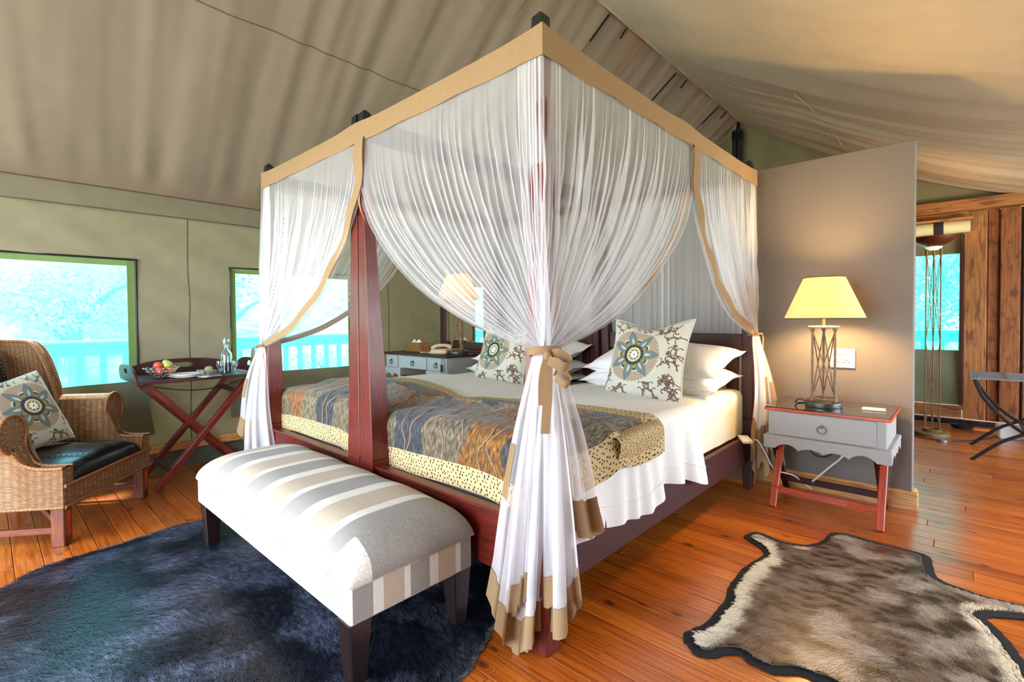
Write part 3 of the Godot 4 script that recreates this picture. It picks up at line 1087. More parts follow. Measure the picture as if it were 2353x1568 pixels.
func tree(at: Vector3, hgt: float, rad: float, c0: Color, c1: Color, label: String, leaf: ArrayMesh, sd: int, cnt := 9000) -> void:
	rng.seed = sd
	var t := thing("tree", label, "tree", at, "")
	var b := mb()
	var lean := Vector3(rng.randf_range(-0.4, 0.4), 0, rng.randf_range(-0.4, 0.4))
	b.tube([at, at + Vector3(0, hgt * 0.3, 0) + lean * 0.3, at + Vector3(0, hgt * 0.62, 0) + lean], [0.14, 0.11, 0.07], 8)
	for i in 5:
		var a := rng.randf() * TAU
		var s := at + Vector3(0, hgt * rng.randf_range(0.3, 0.55), 0) + lean * 0.6
		b.tube([s, s + Vector3(cos(a) * rad * 0.4, rad * 0.4, sin(a) * rad * 0.4), s + Vector3(cos(a) * rad * 0.8, rad * 0.6, sin(a) * rad * 0.8)], [0.06, 0.04, 0.015], 6)
	part("trunk", b, M.bark, t)
	var mm := MultiMesh.new()
	mm.transform_format = MultiMesh.TRANSFORM_3D
	mm.use_colors = true
	mm.mesh = leaf
	mm.instance_count = cnt
	var clumps := []
	for i in 22:
		var d := Vector3(rng.randfn(), rng.randfn() * 0.8, rng.randfn()).normalized() * rad * rng.randf_range(0.35, 0.95)
		clumps.append([Vector3(0, hgt * 0.66, 0) + lean + d * Vector3(1, hgt * 0.36 / rad, 1), rng.randf_range(0.28, 0.5) * rad, rng.randf()])
	for i in cnt:
		var q = clumps[rng.randi() % 22]
		var o: Vector3 = Vector3(rng.randfn(), rng.randfn(), rng.randfn()).normalized() * q[1] * pow(rng.randf(), 0.4)
		var s := rng.randf_range(0.05, 0.12)
		mm.set_instance_transform(i, Transform3D(Basis.from_euler(Vector3(rng.randf() * TAU, rng.randf() * TAU, rng.randf() * 2.0)).scaled(Vector3(s, s, s)), q[0] + o))
		mm.set_instance_color(i, c0.lerp(c1, clampf(q[2] * 0.6 + rng.randf() * 0.4, 0, 1)))
	var mi := MultiMeshInstance3D.new()
	mi.name = "foliage"
	mi.multimesh = mm
	t.add_child(mi, true)
	mi.set_meta("kind", "stuff")

func build_outside() -> void:
	var b := mb()
	b.grid(60, 60, func(u: float, v: float):
		var x := lerpf(-40, 26, u)
		var z := lerpf(-44, 26, v)
		var d := maxf(0.0, Vector2(maxf(absf(x) - 6.0, 0), maxf(absf(z) - 7.0, 0)).length() - 1.0)
		return Vector3(x, -0.75 + minf(d * 0.34, 11.0) * (1.0 if x < 8.0 and z < 14.0 else 0.0) + 0.25 * wr.get_noise_2d(x * 4.0, z * 4.0), z), Vector2(1, 1), Vector2(), Vector3.UP)
	tag(part("ground", b, M.hillside, self), "", "", "", "structure")
	b = mb()
	b.box(Vector3(-4.3, -0.12, -1.0), Vector3(1.6, 0.08, 9.4), 0.004)
	b.box(Vector3(0.5, -0.12, -6.25), Vector3(8, 0.08, 1.6), 0.004)
	b.box(Vector3(-0.5, -0.12, 4.4), Vector3(9, 0.08, 2.2), 0.004)
	var dk := part("trim_2", b, M.deck, self)
	dk.set_meta("kind", "structure")
	# deck railing seen through the left windows and the back window
	for k in 2:
		var xf := Transform3D(Basis(), Vector3(-4.8, 0, 0)) if k == 0 else Transform3D(Basis(Vector3.UP, -PI / 2), Vector3(0.4, 0, -6.3))
		var r := thing("deck_railing", ["pale timber deck railing with square balusters outside the left windows", "pale timber deck railing outside the back window behind the floor lamp"][k], "railing", xf * Vector3(0, -0.08, 0), "")
		var z0 := -4.0 if k == 0 else -3.6
		var z1 := 2.9 if k == 0 else 3.6
		b = mb(xf)
		b.box(Vector3(0, 0.92, (z0 + z1) / 2), Vector3(0.10, 0.025, z1 - z0), 0.004)
		part("top_rail", b, M.grey_paint, r)
		b = mb(xf)
		b.box(Vector3(0, 0.85, (z0 + z1) / 2), Vector3(0.04, 0.115, z1 - z0), 0.004)
		part("rail_board", b, M.railing, r)
		b = mb(xf)
		b.box(Vector3(0, 0.06, (z0 + z1) / 2), Vector3(0.04, 0.08, z1 - z0), 0.004)
		part("rail_board", b, M.railing, r)
		var z := z0 + 0.05
		while z < z1:
			b = mb(xf)
			b.box(Vector3(0, 0.445, z), Vector3(0.035, 0.70, 0.048), 0.003)
			part("baluster", b, M.railing, r)
			z += 0.165
		for e in [z0, z1]:
			b = mb(xf)
			b.box(Vector3(0, 0.43, e), Vector3(0.09, 1.02, 0.09), 0.004)
			part("post", b, M.railing, r)
	var leaf := leaf_mesh()
	var pale := Color(0.90, 0.90, 0.68)
	var mid := Color(0.58, 0.68, 0.44)
	var deep := Color(0.16, 0.32, 0.22)
	var list := [
		[Vector3(-8.5, -0.2, 2.6), 3.4, 1.5, mid, pale, "pale leafy tree nearest the deck railing, seen at the left picture edge"],
		[Vector3(-9.5, 0.2, 0.2), 3.0, 1.4, mid, pale, "bushy pale green tree framed in the middle of the large left window"],
		[Vector3(-11.5, 1.0, 3.0), 5.0, 1.9, deep, pale, "tall tree behind the pale leafy tree beyond the large left window"],
		[Vector3(-12.5, 1.3, -0.8), 5.2, 2.0, deep, mid, "tall dark green tree towards the right of the large left window"],
		[Vector3(-9.0, 0.0, -1.8), 4.6, 1.1, deep, mid, "slender dark tree with pale trunk beyond the small left window"],
		[Vector3(-12.0, 1.0, -4.2), 5.6, 2.1, deep, mid, "broad dark green tree filling the small window behind the curtain"],
		[Vector3(-8.2, -0.1, -3.4), 1.6, 0.9, mid, pale, "low pale shrub at the bottom right of the small left window"],
		[Vector3(-15.0, 2.0, 1.5), 6.5, 2.4, deep, mid, "large tree highest on the slope beyond the large left window"],
		[Vector3(-15.5, 2.2, -3.5), 6.5, 2.4, deep, mid, "large tree highest on the slope beyond the small left window"],
		[Vector3(1.2, -0.2, -9.0), 3.6, 1.4, deep, mid, "branchy light green tree close outside the back window"],
		[Vector3(2.6, 0.5, -11.0), 5.0, 1.9, deep, mid, "dark green tree behind the light tree outside the back window"],
		[Vector3(0.2, 0.6, -12.0), 5.2, 2.0, deep, mid, "taller tree far left beyond the back window"],
	]
	for i in list.size():
		var q = list[i]
		tree(q[0] - Vector3(0, 0.5, 0), q[1], q[2], q[3], q[4], q[5], leaf, 100 + i)

# ---------------------------------------------------------------- the two beds and their net
func bed_post(x: float, z: float, foot: bool, lean: float) -> MB:
	var b := mb()
	var w := 0.108 if foot else 0.07
	var off := Vector2(rng.randf() * 2, rng.randf())
	b.box(Vector3(x, 0.10, z), Vector3(w * 0.68, 0.2, w * 0.68), 0.004, Basis(), off, Vector2(1.35, 1.35))
	b.box(Vector3(x, 0.325, z), Vector3(w, 0.25, w), 0.004, Basis(), off)
	b.box(Vector3(x, 1.025, z), Vector3(w, 1.15, w), 0.004, Basis(), off, Vector2(0.054 / w, 0.054 / w))
	b.box(Vector3(x, 1.812, z), Vector3(0.05, 0.424, 0.05), 0.004, Basis(), off)
	if lean != 0.0:
		for i in b.v.size(): b.v[i].x += lean * clampf((b.v[i].y - 0.45) / 1.15, 0.0, 1.0)
	return b

func bed(x0: float, x1: float, lean0: float, lean1: float, label: String) -> void:
	var t := thing("poster_bed", label, "bed", Vector3((x0 + x1) / 2, 0, -1.05), "two single four-poster beds pushed together")
	var L := -2.075
	for q in [[x0, 0.0, true, lean0], [x1, 0.0, true, lean1], [x0, L, false, lean0], [x1, L, false, lean1]]:
		var po := part("post", bed_post(q[0], q[1], q[2], q[3]), M.mahogany if q[2] else M.dark_mahogany, t)
		var fi := mb()
		fi.box(Vector3(q[0] + q[3], 2.050, q[1]), Vector3(0.047, 0.052, 0.047), 0.002, Basis(), Vector2(0, 0), Vector2(0.9, 0.9))
		fi.box(Vector3(q[0] + q[3], 2.083, q[1]), Vector3(0.041, 0.016, 0.041), 0.001, Basis(), Vector2(0, 0), Vector2(0.3, 0.3))
		part("finial", fi, M.black_wood, po)
	var b := mb()
	b.box(Vector3((x0 + x1) / 2, 0.31, 0.012), Vector3(x1 - x0 - 0.1, 0.21, 0.03), 0.004, Basis(), Vector2(0.2, 0.3))
	b.box(Vector3((x0 + x1) / 2, 0.418, 0.016), Vector3(x1 - x0 - 0.1, 0.014, 0.05), 0.004, Basis(), Vector2(0.2, 0.3))
	part("foot_rail", b, M.mahogany, t)
	for x in [x0 - 0.012, x1 + 0.012]:
		b = mb()
		b.box(Vector3(x, 0.27, L / 2), Vector3(0.03, 0.165, -L - 0.08), 0.004, Basis(), Vector2(0.5, 0.1))
		part("side_rail", b, M.dark_mahogany, t)
	b = mb()
	b.box(Vector3((x0 + x1) / 2, 0.345, L / 2), Vector3(x1 - x0 - 0.04, 0.02, -L - 0.06), 0.0)
	part("slat_base", b, M.dark_mahogany, t)
	for e in [[Vector3(x0, 2.0, 0), Vector3(x1, 2.0, 0)], [Vector3(x0, 2.0, L), Vector3(x1, 2.0, L)], [Vector3(x0, 2.0, 0), Vector3(x0, 2.0, L)], [Vector3(x1, 2.0, 0), Vector3(x1, 2.0, L)]]:
		b = mb()
		b.bar(e[0], e[1], 0.03, 0.055, Vector3.UP, 0.003)
		part("canopy_rail", b, M.dark_mahogany, t)
	var hb := Node3D.new()
	hb.name = "headboard"
	hb.position = Vector3(0, 0.8, 1.0 + L)
	t.add_child(hb, true)
	for y in [[0.93, 0.12], [0.5, 0.10]]:
		b = mb()
		b.box(Vector3((x0 + x1) / 2, y[0], L + 0.025), Vector3(x1 - x0 - 0.05, y[1], 0.028), 0.004, Basis(), Vector2(0.7, 0.6))
		part("rail", b, M.dark_mahogany, hb)
	for k in 7:
		b = mb()
		var x := lerpf(x0 + 0.09, x1 - 0.09, k / 6.0)
		b.box(Vector3(x, 0.71, L + 0.022), Vector3(0.075, 0.33, 0.018), 0.003, Basis(), Vector2(0.1 * k, 0.2))
		part("slat", b, M.dark_mahogany, hb)

func bed_top(x: float, z: float) -> float:
	var y := 0.632 + 0.030 * exp(-pow((x + 0.55) * 2.4, 2)) + 0.035 * exp(-pow((x + 1.65) * 2.2, 2))
	y -= 0.02 * exp(-pow((x + 1.1) * 9.0, 2))
	y += 0.008 * wr.get_noise_2d(x * 14.0, z * 14.0)
	return y

# a cloth laid over the beds: s runs along x, t along z towards the head; what lies past an edge hangs down
func laid(s: float, t: float, lift: float, xl: float, xr: float, zf: float, flare: float) -> Vector3:
	var r := 0.045 + lift
	var y := bed_top(clampf(s, xl, xr), clampf(t, -2.0, zf)) + lift
	var x := clampf(s, xl, xr)
	var z := minf(t, zf)
	var dx := maxf(s - xr, xl - s)
	var drop := func(d: float) -> Vector2:
		if d <= 0.0: return Vector2()
		if d < r * PI / 2: return Vector2(r * sin(d / r), r * (1.0 - cos(d / r)))
		return Vector2(r, r + d - r * PI / 2)
	if dx > 0.0:
		var q: Vector2 = drop.call(dx)
		var k := clampf(q.y / 0.3, 0, 1.2)
		x += (q.x + flare * k * (0.55 + 0.45 * sin(t * 19.0 + 2.0 * sin(t * 7.0)) + 0.14 * sin(t * 47.0 + 3.0 * sin(t * 11.0)))) * (1.0 if s > xr else -1.0)
		y -= q.y * (1.0 - 0.02 * sin(t * 23.0))
	if t > zf:
		var q: Vector2 = drop.call(t - zf)
		var k := clampf(q.y / 0.3, 0, 1.2)
		z += q.x + flare * 0.35 * k * sin(s * 17.0 + 2.0 * sin(s * 5.0))
		y -= q.y
	return Vector3(x, y, z)

func pillow_mesh(w: float, h: float, d: float, xf: Transform3D, pinch: float, flange: float, sd: int, uv := Vector2(1, 1), sag := 0.0) -> MB:
	var b := mb(xf)
	for side in [1.0, -1.0]:
		b.grid(36, 36, func(u: float, v: float):
			var x: float = u * 2.0 - 1.0
			var y: float = v * 2.0 - 1.0
			var ex := maxf(0.0, 1.0 - pow(absf(x) / (1.0 - flange), 2.4)) if absf(x) < 1.0 - flange else 0.0
			var ey := maxf(0.0, 1.0 - pow(absf(y) / (1.0 - flange), 2.4)) if absf(y) < 1.0 - flange else 0.0
			var z := d * 0.5 * pow(ex * ey, 0.42) * (1.0 + 0.14 * wr.get_noise_2d(x * 14.0 + sd * 9.0, y * 14.0))
			var px := x * (1.0 - pinch * (1.0 - y * y))
			var py := y * (1.0 - pinch * (1.0 - x * x)) 
			if sag > 0.0 and y > 0.0: py -= sag * exp(-pow(x * 2.2, 2)) * y * y
			var wav := 0.0
			if flange > 0.0 and (absf(x) > 1.0 - flange or absf(y) > 1.0 - flange): wav = 0.006 * sin(x * 9.0 + y * 7.0 + sd)
			return Vector3(px * w * 0.5, py * h * 0.5, z * side + 0.0003 * side + wav), uv, Vector2(0, 0), Vector3(0, 0, side))
	return b

func build_beds() -> void:
	rng.seed = 31
	bed(-1.02, 0.0, -0.058, 0.0, "right-hand mahogany four-poster bed, nearest the lamp table and hung with the tied net corner")
	bed(-2.225, -1.133, 0.0, -0.01, "left-hand mahogany four-poster bed beside the small window and the dressing table")
	for k in 2:
		var x0: float = [-0.985, -2.16][k]
		var x1: float = [-0.03, -1.16][k]
		var t := thing("mattress", ["mattress in a white fitted sheet on the right-hand bed beside the lamp table", "mattress in a white fitted sheet on the left-hand bed beside the window"][k], "mattress", Vector3((x0 + x1) / 2, 0.36, -1.05))
		var b := mb()
		b.box(Vector3((x0 + x1) / 2, 0.47, -1.07), Vector3(x1 - x0, 0.225, 1.94), 0.03)
		part("body", b, M.sheet, t)
		b = mb()
		var xx := x1 + 0.012 if k == 0 else x0 - 0.012
		b.grid(60, 14, func(u: float, v: float):
			var z := lerpf(-2.04, -0.1, u)
			var q := laid(x1 - 0.1 + v * 0.43 if k == 0 else x0 + 0.1 - v * 0.43, z, -0.006, x0 - 0.1, x1 - 0.035, 0.0, 0.006)
			if k == 1: q.x = x0 + x1 - laid(x1 - 0.1 + v * 0.43, z, -0.006, x0 - 0.1, x1 - 0.035, 0.0, 0.006).x
			return q, Vector2(1, 1), Vector2(), Vector3.RIGHT if k == 0 else Vector3.LEFT)
		b.grid(30, 40, func(u: float, v: float):
			var s := lerpf(x0 + 0.02, x1 - 0.08, u) if k == 0 else lerpf(x0 + 0.08, x1 - 0.02, u)
			return Vector3(s, bed_top(s, lerpf(-2.03, -0.1, v)) - 0.006, lerpf(-2.03, -0.1, v)), Vector2(1, 1), Vector2(), Vector3.UP)
		part("fitted_sheet", b, M.sheet, t)
	# white duvet over both
	var b := mb()
	b.grid(230, 100, func(u: float, v: float):
		var t := lerpf(0.06, -1.22, v)
		var s := lerpf(-2.50, 0.345 + 0.03 * sin(t * 9.0), u)
		t += 0.05 * sin(s * 3.0) * v
		var q := laid(s, t, 0.014, -2.19, -0.03, -0.12, 0.05)
		q.y += 0.006 * wr2.get_noise_2d(q.x * 30.0, q.z * 30.0 + u * 10.0)
		return q, Vector2(1, 1), Vector2(), Vector3.UP)
	var du := single("duvet", b, M.linen, "plain white duvet over both beds, hanging over the side rail by the floorboards", "duvet", Vector3(-1.1, 0.63, -0.6))
	b = mb()
	var hp := []
	for i in 120:
		var t := lerpf(0.02, -1.20, i / 119.0)
		hp.append(laid(0.268 + 0.03 * sin(t * 9.0), t, 0.0150, -2.19, -0.03, -0.12, 0.05))
	b.tube(hp, 0.0022, 6)
	part("stitched_hem", b, M.linen, du)
	b = mb()
	b.grid(120, 3, func(u: float, v: float):
		var s := lerpf(-2.2, 0.2, u)
		var a := v * PI
		return laid(s, -1.22 - 0.006 * sin(a) + 0.05 * sin(s * 3.0), 0.002 + 0.012 * (0.5 - 0.5 * cos(a)), -2.19, -0.03, -0.12, 0.05), Vector2(1, 1), Vector2(), Vector3(0, 0.3, -1))
	part("folded_edge", b, M.linen, du)
	# throw: chenille stripes framed by spotted fleece
	var tb := func(s0: float, s1: float, t0: float, t1: float, lift: float, nx: int, ny: int, uvs: Vector2, uvo: Vector2) -> MB:
		var q := mb()
		q.grid(nx, ny, func(u: float, v: float):
			var t := lerpf(t0, t1, v)
			var s := lerpf(s0, s1, u)
			var fold := 0.026 * exp(-pow((t + 0.36 + 0.05 * sin(s * 2.6)) * 16.0, 2))
			var t2: float = t - (0.08 * smoothstep(-0.5, -0.7, t)) * sin(s * 3.0 + 1.0)
			var r := laid(s, t2, lift + fold + 0.004 * wr2.get_noise_2d(s * 24.0, t * 24.0), -2.20, -0.02, -0.105, 0.022)
			return r, uvs, uvo, Vector3.UP)
		return q

	var thr := thing("throw", "striped blue, ochre and taupe chenille throw with spotted fleece border across the foot", "throw", Vector3(-1.1, 0.66, -0.4), "")
	part("striped_panel", tb.call(-2.40, 0.05, 0.105, -0.60, 0.026, 170, 60, Vector2(1, -1), Vector2(0, 1)), M.chenille, thr)
	part("border", tb.call(-2.40, 0.05, 0.200, 0.105, 0.027, 150, 8, Vector2(2.45, 0.09), Vector2()), M.fleece, thr, "spotted fleece border along the foot")
	part("border", tb.call(-2.40, 0.05, -0.60, -0.69, 0.027, 150, 8, Vector2(2.45, 0.09), Vector2(0.3, 0.2)), M.fleece, thr, "spotted fleece border along the top edge")
	part("border", tb.call(0.05, 0.185, 0.15, -0.69, 0.027, 14, 60, Vector2(0.135, 0.81), Vector2(0.1, 0.5)), M.fleece, thr, "spotted fleece border along the side")
	for k in 21:
		var u0: float = [0.03, 0.07, 0.115, 0.165, 0.215, 0.26, 0.315, 0.345, 0.41, 0.485, 0.515, 0.545, 0.57, 0.628, 0.655, 0.71, 0.745, 0.785, 0.845, 0.87, 0.93][k]
		b = mb()
		var ln := []
		for i in 46:
			var w := i / 45.0
			var t := lerpf(-0.57, 0.10, w)
			var s := lerpf(-2.40, 0.05, u0 + 0.010 * sin(w * 12.0 + k * 1.7) + 0.005 * sin(w * 27.0 + k))
			var fold := 0.026 * exp(-pow((t + 0.36 + 0.05 * sin(s * 2.6)) * 16.0, 2))
			var t2: float = t - (0.08 * smoothstep(-0.5, -0.7, t)) * sin(s * 3.0 + 1.0)
			ln.append(laid(s, t2, 0.0265 + fold + 0.004 * wr2.get_noise_2d(s * 24.0, t * 24.0), -2.20, -0.02, -0.105, 0.022))
		b.tube(ln, 0.0032, 5)
		part("stitched_line", b, M.cord_tan, thr)
	b = mb()
	var roll := []
	for i in 90:
		var s := lerpf(-2.2, 0.02, i / 89.0)
		roll.append(laid(s, -0.375 - 0.05 * sin(s * 2.6), 0.052, -2.20, -0.02, -0.105, 0.022))
	var rr := []
	for i in 90: rr.append(0.012 * smoothstep(-0.02, 0.08, minf(i / 89.0, 1.0 - i / 89.0)))
	b.tube(roll, rr, 8)
	part("rolled_fold", b, M.chenille, thr)
	# the corner of the throw turned back
	b = mb()
	b.grid(24, 20, func(u: float, v: float):
		var z := lerpf(-0.36, -0.70, u)
		var a := v * PI
		var q := laid(0.03 + 0.13 * (1.0 - v) * (1.0 - 0.2 * u), z, 0.03, -2.20, -0.02, -0.105, 0.022)
		return q + Vector3(0.035 * sin(a), 0.03 * sin(a), 0.02 * sin(a)), Vector2(0.34, 0.25), Vector2(0.2, 0.1), Vector3(0.6, 0.8, 0))
	part("turned_corner", b, M.fleece, thr)
	# pillows
	var pl := [[Vector3(-0.47, 0.705, -1.77), 0.02, "lower white pillow of the pair on the right-hand bed, next to the lamp table"], [Vector3(-0.46, 0.82, -1.79), -0.05, "upper white pillow of the pair on the right-hand bed, behind the big cushion"], [Vector3(-1.62, 0.705, -1.77), 0.03, "lower white pillow of the pair on the left-hand bed"], [Vector3(-1.60, 0.82, -1.79), -0.03, "upper white pillow of the pair on the left-hand bed"]]
	for i in 4:
		var q = pl[i]
		var xf := Transform3D(Basis(Vector3.UP, q[1]) * Basis(Vector3.RIGHT, -PI / 2 + (0.10 if i % 2 == 0 else 0.26)), q[0])
		var t := thing("pillow", q[2], "pillow", q[0] - Vector3(0, 0.06, 0), "white bed pillows")
		part("case", pillow_mesh(0.92, 0.50, 0.20, xf, 0.05, 0.05, i + 2), M.pillowcase, t)
	# printed cushions
	var cu := [[Vector3(-0.315, 0.853, -1.32), -0.03, 0.34, "printed cushion with big grey-blue flower on the right-hand bed, fully in view"], [Vector3(-1.50, 0.832, -1.38), 0.02, 0.36, "printed cushion with big grey-blue flower on the left-hand bed, half behind the net"]]
	for q in cu:
		var xf := Transform3D(Basis(Vector3.UP, q[1]) * Basis(Vector3.RIGHT, -q[2]), q[0])
		var t := thing("cushion", q[3], "cushion", q[0] - Vector3(0, 0.22, 0), "printed cushions")
		part("cover", pillow_mesh(0.50, 0.50, 0.17, xf, 0.12, 0.0, 7, Vector2(1, -1), 0.17), M.cushion_print, t)
		b = mb(xf)
		var pp := []
		for e in 4:
			for i in 14:
				var k := i / 14.0 * 2.0 - 1.0
				var x: float = [k, 1.0, -k, -1.0][e]
				var y: float = [-1.0, k, 1.0, -k][e]
				var py := y * (1.0 - 0.12 * (1.0 - x * x))
				if y > 0.0: py -= 0.17 * exp(-pow(x * 2.2, 2)) * y * y
				pp.append(Vector3(x * (1.0 - 0.12 * (1.0 - y * y)) * 0.25, py * 0.25, 0))
		b.tube(pp, 0.0045, 6, true)
		part("piping", b, M.cushion_print, t)

# ---- netting
func net_path(A: Vector3, B: Vector3, T: Vector3, lat: Vector3, out: Vector3, u: float, v: float, sag: Vector3) -> Vector3:
	var P := A.lerp(B, u)
	var W := A.distance_to(B)
	var c1 := P + lat * (sag.x * u) - Vector3(0, 0.30 + 0.13 * u, 0)
	var T2 := T + lat * (0.035 * (u - 0.5))
	var c2 := T2 + lat * (sag.z * u * W) + Vector3(0, 0.34 - sag.y * u, 0)
	return bez(P, c1, c2, T2, v)

func net_panel(net: Node3D, A: Vector3, B: Vector3, T: Vector3, out: Vector3, nf: int, sd: int, sag := Vector3(0.13, 0.25, 0.50), hem := Vector3(0.045, 0.0, 1.0)) -> void:
	var lat := (B - A).normalized()
	var f := FastNoiseLite.new()
	f.seed = sd
	f.frequency = 1.0
	var b := mb()
	var cols := nf * 9
	b.grid(cols, 44, func(u: float, v: float):
		var ph: float = u * nf + 1.3 * f.get_noise_1d(u * 7.0)
		var fi := floorf(ph)
		var kk := 0.12 + 3.2 * pow(hash1(int(fi) * 17 + sd * 131), 3.6)
		var kk2 := 0.12 + 3.2 * pow(hash1((int(fi) + 1) * 17 + sd * 131), 3.6)
		var k := lerpf(kk, kk2, smoothstep(0.0, 1.0, ph - fi))
		var th := ph * TAU
		var vv := 1.0 - pow(1.0 - v, 1.15)
		var u2 := clampf(u - k / (TAU * nf) * sin(th) * (0.55 + 0.45 * v), 0.0, 1.0)
		var q := net_path(A, B, T, lat, out, u2, vv, sag)
		var amp := (0.003 + 0.016 * smoothstep(0.0, 0.35, v)) * (0.5 + 0.5 * k / 1.8) * (1.0 - 0.35 * v)
		return q + out * (amp * cos(th) + 0.02 * sin(PI * v) * f.get_noise_2d(u * 5.0, v * 2.0)), Vector2(1, 1), Vector2(), out)
	var c := part("curtain", b, M.net, net)
	if hem.x != 0.0:
		b = mb()
		b.grid(2, 60, func(u: float, v: float):
			v = lerpf(hem.y, hem.z, v)
			var q := net_path(A, B, T, lat, out, 1.0, v, sag)
			var q2 := net_path(A, B, T, lat, out, 1.0, minf(v + 0.01, 1.0), sag) - net_path(A, B, T, lat, out, 1.0, maxf(v - 0.01, 0.0), sag)
			var side := q2.normalized().cross(out).normalized()
			if side.dot(lat) > 0.0: side = -side
			if v > 0.9 : side = side.lerp(-lat, (v - 0.9) * 6.0).normalized()
			return q + side * absf(hem.x) * u * (1.0 - 0.35 * v) * smoothstep(hem.z + 0.001, hem.z - 0.25, v if hem.z < 1.0 else 0.0) + out * (0.014 + 0.006 * sin(v * 30.0)) * signf(hem.x), Vector2(1, 1), Vector2(), out)
		part("hem_band", b, M.hem, c)

# the close folds that wrap a corner post
func net_corner(net: Node3D, T: Vector3, C: Vector3, sx: float, sz: float, sd: int) -> void:
	var b := mb()
	b.grid(110, 30, func(u: float, v: float):
		var ph: float = u * 10.0 + 0.8 * sin(u * 9.0 + sd)
		var k := 1.2 + 2.4 * hash1(int(ph) * 13 + sd)
		var w := clampf(u - k / (TAU * 10.0) * sin(ph * TAU), 0.0, 1.0) * 2.0 - 1.0
		var q := C
		if w < 0: q.x += sx * w * 0.11
		else: q.z -= sz * w * 0.10
		q = q.lerp(T + Vector3(0.012 * w, 0, -0.012 * w), v * v * (0.4 + 0.6 * v))
		q.y = lerpf(C.y, T.y, v)
		return q + Vector3(sx, 0, sz).normalized() * 0.007 * cos(ph * TAU) * minf(1.0, 0.3 + v * 4.0), Vector2(1, 1), Vector2(), Vector3(sx, 0, sz))
	part("curtain_fold", b, M.net, net)

# one hanging leaf of the gathered cloth under a tie
func net_leaf(net: Node3D, T: Vector3, bottom: Vector3, dir: Vector3, half: float, folds: float, amp: float, sd: int, hem_h := 0.10, side_hem := 0, ragged := 0.05) -> void:
	var out := dir.cross(Vector3.UP).normalized()
	if out.dot(Vector3(1, 0, 1)) < 0.0: out = -out
	var f := FastNoiseLite.new()
	f.seed = sd
	f.frequency = 1.0
	var len := T.y - bottom.y
	var pos := func(u: float, t: float) -> Vector3:
		var w: float = u * 2.0 - 1.0
		var c := T.lerp(bottom, t) + out * 0.03 * sin(PI * minf(t * 1.2, 1.0))
		var hw := lerpf(0.022, half, pow(t, 0.75))
		var th := (u + 0.25 * f.get_noise_1d(u * 2.0)) * folds * TAU
		var k := smoothstep(0.0, 0.3, t)
		var q := c + dir * (w * hw + 0.5 * hw / folds * sin(th * 2.0) * 0.6) + out * amp * (0.25 + 0.75 * t) * k * cos(th)
		q.y += ragged * t * t * (f.get_noise_1d(u * 1.6 + 5.0) * 1.5 + w * w * 0.5)
		return q
	var b := mb()
	var nx := int(folds * 14)
	var cut := 1.0 - hem_h / len
	b.grid(nx, 40, func(u: float, v: float): return pos.call(u, v * cut), Vector2(1, 1), Vector2(), out)
	var c := part("curtain_tail", b, M.net_dense, net)
	b = mb()
	b.grid(nx, 5, func(u: float, v: float): return pos.call(u, lerpf(cut, 1.0, v)) + out * 0.002, Vector2(1, 1), Vector2(), out)
	if side_hem != 0:
		b.grid(5, 30, func(u: float, v: float):
			var uu: float = u * 0.10
			if side_hem > 0: uu = 1.0 - uu
			return pos.call(uu, lerpf(0.34, minf(cut, 0.55), v)) + out * 0.004, Vector2(1, 1), Vector2(), out)
	part("hem_band", b, M.hem, c)

func ribbon(net: Node3D, pts: Array, side: Vector3, w: float) -> void:
	var q := curve(pts, 8)
	var b := mb()
	b.grid(4, q.size() - 1, func(u: float, v: float):
		var p: Vector3 = q[int(round(v * (q.size() - 1)))]
		return p + side * (u - 0.5) * w, Vector2(1, 1), Vector2(), Vector3.BACK)
	part("ribbon", b, M.ribbon, net)

